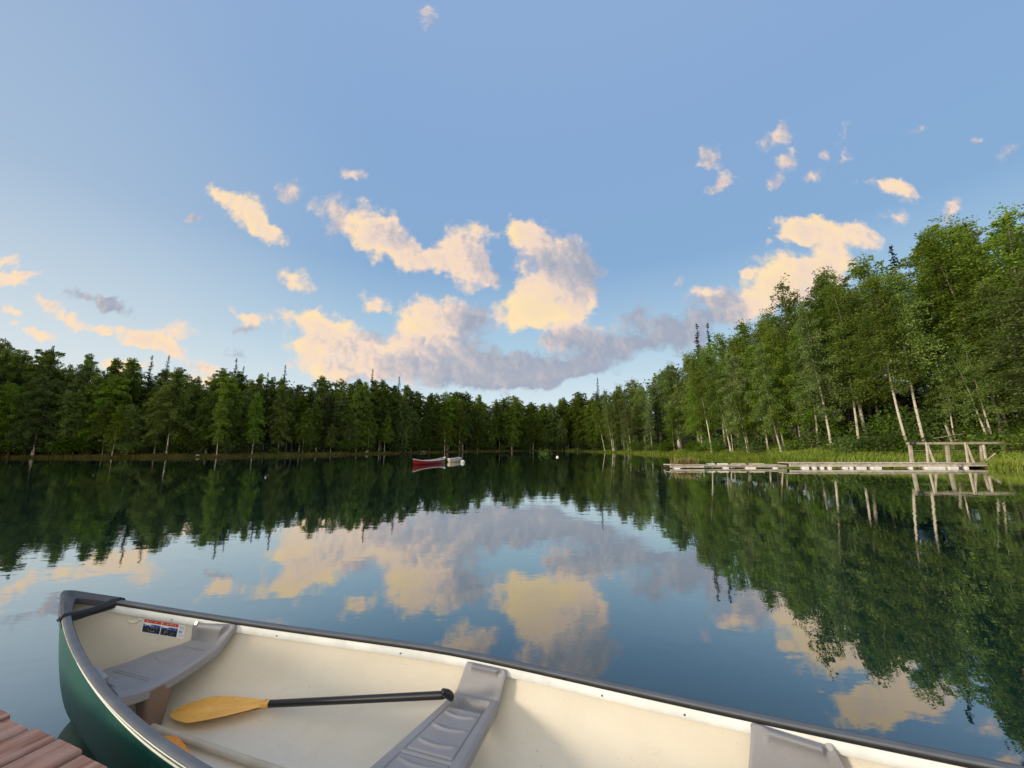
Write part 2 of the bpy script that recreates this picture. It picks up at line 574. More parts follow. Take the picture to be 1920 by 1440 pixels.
# ------------------------------------------------------------------ shoreline and ground
SHORE_PX = [(-420, 872), (-150, 862), (0, 858.5), (200, 858), (400, 857), (600, 853.5), (700, 851), (800, 848.5), (900, 846.5), (1000, 845.5), (1080, 846), (1180, 849.5),
            (1250, 853), (1320, 857), (1400, 861.5), (1480, 865.5), (1560, 868.5), (1650, 871.5), (1720, 873.5), (1800, 875.5), (1920, 881), (2100, 890)]
SH = [at_z(x, y)[:2] for x, y in SHORE_PX]
SH += [np.array(q) for q in ((26.0, 8.0), (22.0, -4.0), (10.0, -11.0), (-14.0, -13.0), (-40.0, -6.0), (-62.0, 12.0))]
SH = np.array(SH)
# a rounder line through the points
def smooth_loop(P, n=6):
    k = len(P)
    o = []
    for i in range(k):
        a, b, c, d = P[i - 1], P[i], P[(i + 1) % k], P[(i + 2) % k]
        for s in range(n):
            t = s / n
            o.append(0.5 * ((2 * b) + (c - a) * t + (2 * a - 5 * b + 4 * c - d) * t * t + (3 * b - a - 3 * c + d) * t ** 3))
    return np.array(o)
SHL = smooth_loop(SH)
CEN = np.array([-8.0, 42.0])


def shore_dist(x, y):
    """distance outside the waterline (negative on the lake)"""
    p = np.array([x, y])
    a = SHL
    b = np.roll(SHL, -1, 0)
    ab = b - a
    t = np.clip(((p - a) * ab).sum(1) / (ab * ab).sum(1), 0, 1)
    q = a + ab * t[:, None]
    d = np.sqrt(((p - q) ** 2).sum(1)).min()
    inside = False
    c1 = (a[:, 1] > y) != (b[:, 1] > y)
    xs = a[:, 0] + (y - a[:, 1]) / np.where(ab[:, 1] == 0, 1e-9, ab[:, 1]) * ab[:, 0]
    inside = (np.count_nonzero(c1 & (x < xs)) % 2) == 1
    return -d if inside else d


def bank(x, y, d):
    """height of the ground d metres behind the waterline"""
    if d <= 0:
        return max(-2.2, d * 0.22)
    az = math.degrees(math.atan2(x, max(y, 1.0)))
    r = min(1, max(0, (az - 6) / 26))
    r = r * r * (3 - 2 * r)
    if y < 4:
        r = 0.3
    top = 0.50 + 1.0 * r
    h = top * (1 - math.exp(-d / (2.4 + 2.0 * r)))
    h += max(0, d - 4) * (0.03 + 0.14 * r) * (1 if d < 45 else 45 / d) + max(0, min(d, 60) - 12) * 0.10 * (1 - r)
    h += 0.10 * math.sin(x * 0.9 + y * 0.31) * math.sin(y * 0.7) * min(1, d / 3)
    return h


def ground_z(x, y):
    return bank(x, y, shore_dist(x, y))


offs = [-30, -16, -9, -5, -2.5, -1, 0, 0.25, 0.6, 1.2, 2, 3, 4.5, 6.5, 9, 12, 16, 22, 30, 45, 70, 130, 300, 900, 2500]
rows = []
for o_ in offs:
    rowp = []
    for P in SHL:
        r = P - CEN
        L = np.linalg.norm(r)
        q = CEN + r * (max(0.05, (L + o_) / L) if o_ < 0 else 1) + (r / L * o_ if o_ > 0 else 0)
        d = o_ if abs(o_) < 0.01 else shore_dist(*q) if o_ < 100 else o_
        if abs(o_) < 0.01:
            d = 0.0
        rowp.append((q[0], q[1], bank(q[0], q[1], d)))
    rows.append(rowp)
gm = MB()
ids = gm.grid(rows, close_v=True)
gm.face(ids[0])
m, N = new_mat("forest_floor")
tc = N.n('ShaderNodeTexCoord').outputs['Object']
f1 = N.noise(tc, 0.35, 6, 0.65)
f2 = N.noise(tc, 3.5, 5, 0.65)
col = N.ramp(f1, [(0.3, (0.030, 0.035, 0.014)), (0.5, (0.055, 0.075, 0.020)), (0.7, (0.085, 0.105, 0.028))])
col = N.mix(N.range(f2, 0.35, 0.7, 0.0, 0.6), col, (0.06, 0.045, 0.025))
out(N, principled(N, col, 0.95, bump(N, f2, 0.6, 0.15), spec=0.1))
kind(gm.build("ground", m, smooth=True), "structure", "forest floor and low banks round the lake")

# ------------------------------------------------------------------ water
wm = MB()
wg = 14
wpts = [[(-130 + 220 * i / wg, -30 + 165 * j / wg, 0.0) for i in range(wg + 1)] for j in range(wg + 1)]
wm.grid(wpts, flip=True)
m, N = new_mat("lake_water")
tc = N.n('ShaderNodeTexCoord').outputs['Object']
mp = N.n('ShaderNodeMapping')
N.put(mp.inputs[0], tc)
mp.inputs['Scale'].default_value = (0.8, 1.5, 1.0)
n1 = N.noise(mp.outputs[0], 1.5, 3, 0.5, 0.4)
n2 = N.noise(mp.outputs[0], 5.5, 3, 0.55, 0.2)
patch = N.range(N.noise(tc, 0.09, 3, 0.5), 0.38, 0.62, 0.35, 1.0)
h = N.math('MULTIPLY', N.math('ADD', n1, N.math('MULTIPLY', n2, 0.16)), patch)
nrm = bump(N, h, 1.0, 0.0031)
lw = N.n('ShaderNodeLayerWeight')
lw.inputs[0].default_value = 0.5
N.put(lw.inputs['Normal'], nrm)
refl = N.ramp(lw.outputs['Facing'], [(0.0, (0.05,) * 3), (0.30, (0.065,) * 3), (0.485, (0.165,) * 3), (0.69, (0.55,) * 3), (0.83, (0.76,) * 3), (0.95, (0.93,) * 3), (1.0, (0.97,) * 3)])
gl = N.n('ShaderNodeBsdfGlossy')
gl.inputs['Roughness'].default_value = 0.0
gl.inputs['Color'].default_value = (0.93, 0.95, 0.93, 1)
N.put(gl.inputs['Normal'], nrm)
df = N.n('ShaderNodeBsdfDiffuse')
df.inputs[0].default_value = (0.005, 0.031, 0.031, 1)
mx = N.n('ShaderNodeMixShader')
N.put(mx.inputs[0], refl)
N.t.links.new(df.outputs[0], mx.inputs[1])
N.t.links.new(gl.outputs[0], mx.inputs[2])
out(N, mx.outputs[0])
kind(wm.build("water", m), "structure", "still lake mirroring the clouds and the wood")


# ------------------------------------------------------------------ trees
def leaf_quads(rng, cen, size, up_bias=0.3, elong=1.0, droop=None):
    """one small diamond per centre, turned at random"""
    n = len(cen)
    nrm = rng.normal(size=(n, 3))
    nrm[:, 2] = nrm[:, 2] + up_bias * np.sign(nrm[:, 2] + 0.4)
    nrm /= np.linalg.norm(nrm, axis=1, keepdims=True)
    t = rng.normal(size=(n, 3))
    if droop is not None:
        t[:, 2] -= droop
    t -= nrm * (t * nrm).sum(1, keepdims=True)
    t /= np.linalg.norm(t, axis=1, keepdims=True)
    b = np.cross(nrm, t)
    s = size[:, None]
    a = cen + t * s * elong
    c = cen - t * s * elong
    l = cen + b * s * 0.62 + t * s * 0.15
    r = cen - b * s * 0.62 + t * s * 0.15
    v = np.stack([a, l, c, r], 1).reshape(-1, 3)
    f = np.arange(4 * n).reshape(n, 4)
    return v, f


def curve_point(bend, H, t):
    return np.array([bend[0] * t * t + bend[2] * math.sin(t * 5.0), bend[1] * t * t + bend[3] * math.sin(t * 4.2 + 1), H * t])


def birch_meshes(seed, H=13.0, cb=0.28, RAD=2.2, nbr=60, per=30, lsize=0.13, leafm='leaf_hill', twin=False, top=0.5, core=1.0):
    rng = np.random.default_rng(seed)
    tb = MB()
    bends = [(rng.normal(0, .45), rng.normal(0, .45), rng.normal(0, .10), rng.normal(0, .10))]
    if twin:
        bends.append((bends[0][0] + 0.9, bends[0][1] - .3, rng.normal(0, .12), rng.normal(0, .1)))
    for bi, bd in enumerate(bends):
        pts = [curve_point(bd, H * (1 - 0.12 * bi), t) + np.array([0.25 * bi, 0, 0]) for t in np.linspace(-0.03, 0.97, 15)]
        rad = [0.088 * (1 - 0.93 * max(0, t)) ** 0.85 + (0.06 * (1 - t * 14) if t < 0.07 else 0) for t in np.linspace(-0.03, 0.97, 15)]
        tb.tube(pts, rad, 8)
    leaves, sizes = [], []
    side = rng.uniform(0, 6.28)
    for k in range(nbr):
        bd = bends[k % len(bends)]
        t = ((k + rng.random()) / nbr) ** 0.95
        hz = cb + (0.985 - cb) * t
        prof = (min(1, (t + 0.10) / 0.30)) ** 0.7 * (1 - t) ** top + 0.10
        ang = k * 2.399 + rng.normal(0, .45)
        # crowns are lopsided: longer limbs to one side, some limbs missing
        rr = RAD * prof * rng.uniform(0.55, 1.12) * (1 + .18 * math.cos(ang - side))
        if rng.random() < .10:
            continue
        base = curve_point(bd, H * (1 - .12 * (k % len(bends))), hz - 0.035)
        dr = np.array([math.cos(ang), math.sin(ang), 0])
        rise = rng.uniform(.35, .85) * (.6 + .6 * t)
        path = lambda q: base + dr * rr * q + np.array([0, 0, rr * (rise * q - (.55 + .2 * (1 - t)) * q * q)])
        r0 = 0.012 + 0.020 * prof
        tb.tube([base, path(.45), path(.95)], [r0, r0 * .55, r0 * .15], 4, mi=1, cap=False)
        m_ = max(2, int(round(rr / .36)))
        for q in np.linspace(.28, 1.02, m_):
            sg = (.115 + .135 * rng.random()) * (1.15 - .35 * q) * (.8 + .35 * prof)
            n = int(per * rng.uniform(0.55, 1.4))
            off = np.clip(rng.normal(size=(n, 3)), -1.5, 1.5) * np.array([sg * 1.25, sg * 1.25, sg * .62]) * (1.0 if t < .8 else .75)
            hang = rng.random(n) ** 2 * rng.uniform(.1, .65)
            off[:, 2] -= hang
            leaves.append(path(q) + np.array([rng.normal(0, .12), rng.normal(0, .12), rng.normal(0, .08)]) + off)
            sizes.append(rng.uniform(0.55, 1.25, n) * lsize)
    for k in range(nbr):
        bd = bends[k % len(bends)]
        t = cb + .04 + (.95 - cb) * (k + rng.random()) / nbr
        n = int(per * core * rng.uniform(.6, 1.3))
        off = np.clip(rng.normal(size=(n, 3)), -1.6, 1.6) * np.array([.30, .30, .26]) * (1.0 if k < nbr * .8 else .6)
        leaves.append(curve_point(bd, H * (1 - .12 * (k % len(bends))), t) + off + np.array([math.cos(k * 2.4), math.sin(k * 2.4), 0]) * .28)
        sizes.append(rng.uniform(0.55, 1.25, n) * lsize)
    cen = np.concatenate(leaves)
    sz = np.concatenate(sizes)
    v, f = leaf_quads(rng, cen, sz, 0.7, 1.0, 0.5)
    crown = raw_mesh("crown", v, f, [M[leafm]])
    tr = tb.build("trunk", [M['bark'], M['twig']], smooth=True)
    tm = tr.data
    bpy.data.objects.remove(tr)
    return tm, crown


def spruce_meshes(seed, H=14.0, RAD=1.5, ragged=0.3, lsize=0.16, cb=0.08):
    rng = np.random.default_rng(seed)
    tb = MB()
    tb.tube([(0, 0, -0.4), (0, 0, H * .5), (0.05, 0, H)], [0.16, 0.09, 0.012], 7)
    cen, sz = [], []
    z = H * cb
    k = 0
    while z < H * 0.995:
        t = z / H
        L = RAD * ((1 - t) ** 0.8) * rng.uniform(1 - ragged, 1.12) + 0.16 * min(1, (1 - t) * 12)
        for q in range(6 if t < .8 else 4):
            if rng.random() < ragged * 0.5:
                continue
            a = k * 0.7 + q * 2 * math.pi / 6 + rng.normal(0, .25)
            l = L * rng.uniform(.6, 1.1)
            m_ = max(3, int(l / 0.085))
            s = np.linspace(0.08, 1, m_)
            side = rng.normal(0, .07, m_) * (1 - .5 * s)
            x = np.cos(a) * s * l - np.sin(a) * side
            y = np.sin(a) * s * l + np.cos(a) * side
            zz = z - 0.30 * l * s + 0.16 * l * s ** 2 - rng.random(m_) * 0.10
            cen.append(np.stack([x, y, zz], 1))
            sz.append(rng.uniform(.7, 1.2, m_) * lsize * (1.05 - .35 * s) * (1 if t < .9 else .8))
        z += 0.20 + 0.16 * (1 - t)
        k += 1
    v, f = leaf_quads(rng, np.concatenate(cen), np.concatenate(sz), 0.9, 1.15, 0.4)
    crown = raw_mesh("crown", v, f, [M['needle']])
    tr = tb.build("trunk", M['spruce_bark'], smooth=True)
    tm = tr.data
    bpy.data.objects.remove(tr)
    return tm, crown


def shrub_meshes(seed, h=1.6, r=1.1, n=1500, leafm='shrub', lsize=0.085):
    rng = np.random.default_rng(seed)
    tb = MB()
    cl = []
    for k in range(16):
        a, rr = rng.uniform(0, 6.28), r * math.sqrt(rng.random()) * .8
        top = np.array([math.cos(a) * rr, math.sin(a) * rr, h * rng.uniform(.35, 1.0) * (1.1 - .5 * rr / r)])
        tb.tube([(top[0] * .15, top[1] * .15, -.15), top * .6, top], [.025, .016, .006], 5, cap=False)
        m_ = int(n / 16)
        off = rng.normal(size=(m_, 3)) * np.array([.30, .30, .26]) * r
        cl.append(top + off)
    cen = np.concatenate(cl)
    cen = cen[cen[:, 2] > -0.05]
    v, f = leaf_quads(rng, cen, rng.uniform(.6, 1.3, len(cen)) * lsize, .4)
    fo = raw_mesh("leafy_crown", v, f, [M[leafm]])
    st = tb.build("stem", M['spruce_bark'], smooth=True)
    sm = st.data
    bpy.data.objects.remove(st)
    return sm, fo


BIRCH_HILL = [birch_meshes(100 + i, 13, [.26, .38, .24, .30, .42, .22][i], [2.1, 1.8, 2.4, 1.7, 2.0, 2.5][i], 70, 62, 0.076, 'leaf_hill', twin=(i == 3), core=.30) for i in range(6)]
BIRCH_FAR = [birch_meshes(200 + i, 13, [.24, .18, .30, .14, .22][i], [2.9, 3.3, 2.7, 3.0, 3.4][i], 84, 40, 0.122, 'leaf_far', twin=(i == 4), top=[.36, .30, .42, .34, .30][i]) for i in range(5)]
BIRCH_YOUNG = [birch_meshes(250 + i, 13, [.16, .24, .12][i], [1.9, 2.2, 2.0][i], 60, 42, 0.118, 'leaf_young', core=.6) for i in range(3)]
SPRUCE = [spruce_meshes(300 + i, 14, [1.6, 1.3, 2.0, 1.05][i], [.3, .35, .25, .35][i]) for i in range(4)]
SHRUB = [shrub_meshes(400 + i, [1.5, 1.9, 1.2][i], [1.1, 1.3, 1.2][i]) for i in range(3)]
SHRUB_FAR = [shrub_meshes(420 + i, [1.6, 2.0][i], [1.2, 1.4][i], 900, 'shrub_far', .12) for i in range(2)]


def plant_tree(name, label, cat, meshes, parts, x, y, height, nominal, wide=1.0, lean=(0, 0), rz=None, group=None, sink=0.0):
    z = ground_z(x, y) - sink
    t = thing(name, label, cat, (x, y, z), (lean[1], lean[0], 0), group)
    s = height / nominal
    t.scale = (s * wide, s * wide, s)
    rz = random.uniform(0, 6.28) if rz is None else rz
    for nm, me in zip(parts, meshes):
        o = link(nm, me, t)
        o.rotation_euler = (0, 0, rz)
    return t


SKY_X = [-200, 0, 60, 90, 140, 200, 250, 300, 345, 380, 420, 500, 540, 600, 650, 690, 735, 800, 870, 920, 960, 1010, 1050, 1090, 1130, 1180, 1230, 1280, 1330, 1370, 1420, 1470, 1515, 1560, 1600, 1650, 1700, 1750, 1800, 1850, 1880, 1920, 2100]
SKY_Y = [620, 642, 640, 678, 666, 674, 690, 692, 702, 698, 694, 688, 708, 706, 702, 708, 712, 732, 727, 742, 736, 752, 742, 738, 726, 712, 690, 664, 634, 606, 584, 560, 540, 520, 498, 470, 456, 442, 438, 426, 404, 390, 340]


def skyline(x):
    return float(np.interp(x, SKY_X, SKY_Y))


def shore_hit(px):
    """where the view over picture column px meets the waterline"""
    y = np.interp(px, [p[0] for p in SHORE_PX], [p[1] for p in SHORE_PX])
    return at_z(px, y)[:2]


def spot(px, d):
    p = shore_hit(px)
    r = p / np.linalg.norm(p)
    q = p + r * d
    return q


def height_to(px, py, x, y):
    """tree height that brings its tip to picture row py"""
    D = y
    return at_y(px, py, D)[2] - ground_z(x, y)


ZONES = [(-999, 620, "beyond the bow of the green canoe"), (620, 900, "behind the red canoe"), (900, 1125, "at the far end of the lake"),
         (1125, 1420, "on the bank beyond the reed tuft"), (1420, 1690, "on the hill above the floating walkway"), (1690, 9999, "on the hill behind the wooden frame")]


def zone(px):
    for a, b, t in ZONES:
        if a <= px < b:
            return t


n_tree = 0
def wood_tree(px, d, py_top, row, sp=False, variant=None, label=None, lean=None, wide=None, group=None, minh=4.0):
    global n_tree
    x, y = spot(px, d)
    hgt = max(minh, height_to(px, py_top, x, y))
    right = px > 1125
    n_tree += 1
    ztxt = zone(px)
    if sp:
        ms = SPRUCE[variant if variant is not None else random.randrange(4)]
        lb = label or f"dark spruce crowded among the birches {ztxt}"
        return plant_tree("spruce_tree", lb, "tree", ms, ("trunk", "crown"), x, y, hgt, 14.0, wide or random.uniform(.85, 1.2), lean or (0, random.uniform(-.01, .01)), None, group or (None if label else f"spruces {ztxt}"))
    pool = ([BIRCH_HILL[q] for q in (0, 2, 3, 5)] if px < 1350 and not label else BIRCH_HILL) if right else BIRCH_YOUNG if (label and py_top > 725) else BIRCH_FAR
    ms = pool[variant % len(pool) if variant is not None else random.randrange(len(pool))]
    rowtxt = {0: "leafy birch in the front row", 1: "leafy birch in the middle rows", 2: "tall skyline birch in the back row"}[row]
    lb = label or f"{rowtxt} {ztxt}"
    if lean is None:
        lean = (random.uniform(-.06, 0.0) if right else random.uniform(-.03, .03), random.uniform(-.03, .03))
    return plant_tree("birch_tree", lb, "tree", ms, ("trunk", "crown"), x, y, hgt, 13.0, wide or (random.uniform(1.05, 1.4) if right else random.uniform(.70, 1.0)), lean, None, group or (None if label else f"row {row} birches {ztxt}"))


# rows of the wood, back to front: step along the shore, metre by metre
def px_step(px, d, metres):
    p = spot(px, d)
    return metres * F_PX / p[1] * (0.8 if abs(px - 960) > 500 else 1.0)


for row, d0, step, drop, jit in ((2, 13.0, 3.2, (3, 20), 2.5), (1, 8.5, 3.4, (4, 34), 1.6), (1, 5.5, 3.6, (20, 70), 1.2), (0, 3.0, 4.2, (40, 120), 0.9)):
    px = -260.0
    while px < 2160:
        d = d0 + random.uniform(-jit, jit)
        hill = px > 1125
        if hill:
            d = d * (1.15 if px < 1450 else 1.3) + (1.0 if row else 0.8)
        base_y = 845
        sky_y = skyline(px)
        span = (base_y - sky_y)
        k = span / 180.0
        top = sky_y + (random.uniform(*drop) if hill or row != 2 else random.uniform(-5, 34)) * max(.5, k)
        sp = random.random() < ((0.40 if row == 1 else 0.13) if px < 640 and row > 0 else (.15 if row == 1 else .05) if row else 0.0)
        far_ = 560 < px < 1130
        if 1650 < px < 1775 and row == 0:            # the gap through which the cabin shows
            px += 30
            continue
        wood_tree(px, d, top, row, sp, wide=random.uniform(.85, 1.1) if far_ and not sp else None)
        px += px_step(px, d, step * random.uniform(.75, 1.3) * (1.12 if px > 1420 and row < 2 else 0.72 if row == 2 and not hill else 1.0))

# the gap in the middle rows through which the cabin roof shows
for o in [q for q in COL.objects if q.get("category") == "tree" and q.parent is None and q.location.y < 41]:
    col_x = 960 + F_PX * (o.location.x / o.location.y) * 1.0
    if 1668 < col_x < 1768 and str(o.get("group", "")).startswith("row"):
        for ch in list(o.children):
            bpy.data.objects.remove(ch)
        bpy.data.objects.remove(o)

# the deep wood behind the rows: one dark mass of foliage and stems nobody could count
rng = np.random.default_rng(77)
v, f = [], []
cs = []
while len(cs) < 3600:
    px = rng.uniform(-330, 2250)
    if rng.random() > shore_hit(px)[1] / 112:
        continue
    d = rng.uniform(15, 32) if px < 1125 else rng.uniform(20, 38)
    x, y = spot(px, d)
    hmax = height_to(px, skyline(px), x, y) * (.72 if px < 1125 else .80 if px < 1420 else .66)
    if hmax < 2:
        continue
    h = hmax * rng.uniform(0.0, 1) ** 1.1
    cs.append((x, y, ground_z(x, y) + h))
cs = np.array(cs)
off = rng.normal(size=(len(cs), 40, 3)) * np.array([1.0, 1.0, .80])
cen = (cs[:, None, :] + off).reshape(-1, 3)
v, f = leaf_quads(rng, cen, rng.uniform(.18, .38, len(cen)) * np.repeat(np.clip(cs[:, 1] / 90, .45, 1.0), 40), .35, 1.0, .4)
kind(link("deep_wood", raw_mesh("deep_wood", v, f, [M['needle']])), "stuff", "dark depth of the wood behind the tree rows")

# trees one can single out (column, metres behind the waterline, top row, kind, label)
SINGLE = [
    (14, 1.2, 720, 'b', 1, "slim white-stemmed birch at the water's edge, one nearest the frame edge beyond the canoe bow"),
    (57, 1.2, 700, 'b', 4, "birch with two white stems from one foot, above the bow of the green canoe"),
    (112, 2.0, 730, 'b', 2, "thin pale birch between the twin-stemmed birch and the small shore birch"),
    (207, 0.6, 757, 'b', 3, "small slender young birch standing alone at the dark water's edge"),
    (312, 1.6, 690, 'b', 0, "broad light green birch with a curved pale trunk standing forward of the dark wood"),
    (404, 0.9, 742, 'b', 1, "narrow young birch with thin white stem between two broader birches on the far shore"),
    (470, 0.8, 735, 'b', 4, "pair of thin white birch stems rising from one foot on the far shore"),
    (578, 1.2, 795, 'b', 3, "low bushy birch sapling bright against the dark spruces"),
    (655, 1.4, 765, 'b', 3, "light green conical young birch on the far shore near the white stake"),
    (688, 1.6, 745, 'b', 1, "birch with a thin white stem behind the white stake on the far shore"),
    (760, 1.5, 790, 'b', 3, "young green birch just beyond the bow of the red canoe"),
    (832, 1.4, 750, 'b', 0, "light green pointed birch straight behind the pale rowing boat"),
    (860, 1.4, 748, 'b', 3, "light green birch beside the pointed one, past the white mooring ball"),
    (960, 2.0, 755, 'b', 2, "rounded birch at the far end of the lake, lightest of those there"),
    (1000, 1.0, 775, 'b', 1, "birch with a single thin white trunk at the far end of the lake"),
    (1134, 1.5, 748, 'b', 1, "birch leaning out over the water where the far shore meets the hill"),
    (1150, 1.6, 742, 'b', 3, "second birch leaning over the water where the far shore meets the hill"),
    (1183, 2.0, 735, 'b', 0, "birch with thin upright white trunk past the leaning pair"),
    (1335, 3.0, 660, 'b', 1, "birch with slim white trunk on the bank, straight above the reed tuft"),
    (1372, 4.0, 655, 'b', 4, "birch with slanting white trunk behind the middle raft of the floating walkway"),
    (1402, 3.2, 650, 'b', 2, "birch with slanting trunk bare low down, beside the upright pale stem"),
    (1408, 2.6, 720, 'b', 3, "short birch with upright white stem low on the bank"),
    (1468, 3.2, 640, 'b', 0, "birch with thick white trunk slanting over the bank above the floating walkway"),
    (1475, 4.0, 610, 'b', 5, "birch with a straight white trunk beside the slanting thick one"),
    (1508, 5.0, 640, 'b', 1, "birch with short pale trunk half hidden by bank shrubs"),
    (1562, 3.6, 560, 'b', 0, "tall birch with pale foot above the long walkway planks"),
    (1635, 7.0, 520, 'b', 3, "birch with brown-shaded twin trunks in the dark gap of the hill wood"),
    (1712, 3.6, 520, 'b', 1, "large birch with white trunk leaning over the dark ball end of the wooden frame"),
    (1742, 3.8, 500, 'b', 4, "large birch with white trunk rising straight behind the wooden frame"),
    (1832, 9.0, 470, 'b', 5, "birch with broad shaded trunk foot on the slope above the frame"),
    (1890, 8.0, 420, 'b', 1, "birch with long bare pale trunk high on the slope, highest trunk foot in view"),
    (1904, 9.0, 400, 'b', 4, "birch beside the highest trunk foot, its stem close and parallel"),
    (423, 14, 678, 's', 1, "thin dark spruce spire standing above the birch tops beyond the canoe bow"),
    (437, 15, 692, 's', 3, "thin short spruce spire beside the taller spire beyond the canoe bow"),
    (290, 12, 672, 's', 3, "needle-thin spruce tip rising behind the broad light green birch"),
    (256, 11, 672, 's', 1, "dark spruce standing behind the small shore birch"),
    (520, 13, 690, 's', 3, "bare thin spruce spire over the wood behind the low sapling"),
    (690, 12, 697, 's', 3, "thin spruce spire poking above the wood by the white stake"),
    (606, 5, 742, 's', 2, "broad dark brown-green spruce in the shade behind the low sapling"),
    (742, 9, 712, 's', 2, "dark spruce with pointed top beyond the red canoe's bow"),
    (1326, 16, 612, 's', 1, "spruce spire above the hill birches, taller of the two side by side"),
    (1348, 17, 611, 's', 1, "spruce spire above the hill birches, shorter of the two side by side"),
    (1125, 10, 714, 's', 3, "small spruce spire where the skyline starts to climb the hill"),
    (1240, 3.0, 745, 's', 2, "wide drooping spruce low on the bank, dark among birches"),
    (1515, 9.0, 520, 'b', 3, "tall birch with pointed top against the orange cloud"),
    (205, 9.0, 668, 'b', 2, "tall birch with ruddy sunlit top on the far skyline"),
]
for (px, d, top, k, var, lb) in SINGLE:
    ln = None
    if k == 'b' and px > 1125:
        ln = (-0.15 if px in (1134, 1150, 1712, 1468, 1372) else -0.06, 0.0)
    wood_tree(px, d, top - (7 if k == 's' and top < 720 else 0), 0, k == 's', var, lb, ln, 1.0 if k == 'b' else .9, group=None, minh=2.5)

# shrubs on the banks
px = -60.0
while px < 2000:
    hill = px > 1125
    if 1738 < px < 1835:
        px += 20
        continue
    for d in ((1.2, 3.4) if not hill else (3.0, 5.0, 7.5, 10.5)):
        x, y = spot(px + random.uniform(-12, 12), d + random.uniform(-.5, .5))
        ms = random.choice(SHRUB if hill else SHRUB_FAR)
        hh = random.uniform(.8, 1.9) if not hill else random.uniform(.9, 2.0)
        zt = zone(px)
        plant_tree("bank_shrub", f"low leafy shrub under the trees {zt}", "shrub", ms, ("stem", "leafy_crown"), x, y, hh, 1.6, random.uniform(.9, 1.4), (0, 0), None, f"shrubs under the trees {zt}")
    px += px_step(px, 2, 3.4 if hill else 4.2) * random.uniform(.8, 1.3)
for px, d, hh, lb in ((1668, 6.5, 3.0, "tall leafy shrub before the cabin, nearer the walkway's long planks"), (1702, 7.5, 2.8, "tall leafy shrub before the cabin, between the two large birch trunks"), (1768, 7.0, 3.1, "tall leafy shrub before the cabin, past the straight birch trunk")):
    x, y = spot(px, d)
    plant_tree("bank_shrub", lb, "shrub", SHRUB[1], ("stem", "leafy_crown"), x, y, hh, 1.9, 1.0)
x, y = spot(236, 0.9)
plant_tree("bank_shrub", "yellowish round shrub at the dark water's edge beside the small young birch", "shrub", SHRUB[0], ("stem", "leafy_crown"), x, y, 1.7, 1.6, 1.0)
x, y = at_z(1020, 851)[:2]
plant_tree("bank_shrub", "small bright shrub growing out of the water at the far end of the lake", "shrub", SHRUB[1], ("stem", "leafy_crown"), x, y, 2.4, 1.6, .7)


# ------------------------------------------------------------------ grass on the banks
def grass(name, label, px0, px1, dmin, dmax, n, hmin, hmax, mat, seed, wid=0.02):
    rng = np.random.default_rng(seed)
    v, f = [], []
    cnt = 0
    pxs = rng.uniform(px0, px1, n * 2)
    # even along the shore: keep more of the near columns' metres
    for px in pxs:
        if cnt >= n:
            break
        p = shore_hit(px)
        if rng.random() > min(1, 26.0 / p[1]) ** 1.2 + .12:
            pass
        d = dmin + (dmax - dmin) * rng.random() ** 1.2
        x, y = spot(px, d)
        z = ground_z(x, y) if d > 0 else 0.0
        h = rng.uniform(hmin, hmax)
        a = rng.uniform(0, 3.14)
        w = wid * max(1.0, p[1] / 30) * rng.uniform(.7, 1.3)
        dx_, dy_ = math.cos(a) * w, math.sin(a) * w
        bx, by = rng.normal(0, .22) * h, rng.normal(0, .22) * h
        i = len(v)
        v += [(x - dx_, y - dy_, z - .05), (x + dx_, y + dy_, z - .05), (x + bx * .4 + dx_ * .6, y + by * .4 + dy_ * .6, z + h * .6), (x + bx, y + by, z + h)]
        f.append((i, i + 1, i + 2, i + 3))
        cnt += 1
    me = raw_mesh(name, np.array(v), np.array(f), [mat])
    return kind(link(name, me), "stuff", label)


def grass_mat(name, a, b, c):
    m, N = new_mat(name)
    tc = N.n('ShaderNodeTexCoord').outputs['Object']
    f = N.noise(tc, 0.7, 5, 0.7)
    col = N.ramp(f, [(.3, a), (.5, b), (.7, c)])
    d = N.n('ShaderNodeBsdfDiffuse')
    N.put(d.inputs[0], col)
    t = N.n('ShaderNodeBsdfTranslucent')
    N.put(t.inputs[0], col)
    mx = N.n('ShaderNodeMixShader')
    mx.inputs[0].default_value = .35
    N.t.links.new(d.outputs[0], mx.inputs[1])
    N.t.links.new(t.outputs[0], mx.inputs[2])
    out(N, mx.outputs[0])
    return m


M['grass'] = grass_mat("bank_grass_blades", (.17, .27, .042), (.30, .40, .070), (.42, .46, .10))
M['marsh'] = grass_mat("marsh_grass_blades", (.13, .20, .030), (.23, .30, .045), (.32, .34, .06))
M['sedge'] = grass_mat("sedge_blades", (.07, .075, .018), (.13, .12, .03), (.19, .15, .05))
grass("bank_grass", "tall bright grass on the bank behind the walkway", 1440, 1990, 0.0, 9.5, 42000, .16, .62, M['grass'], 1, .014)
grass("marsh_grass", "low marsh grass along the bank beyond the walkway", 1060, 1560, -0.6, 6.5, 34000, .12, .45, M['marsh'], 2, .016)
grass("shore_sedge", "narrow strip of brown sedge along the far waterline", -80, 1080, -0.5, 1.4, 16000, .10, .40, M['sedge'], 3, .014)

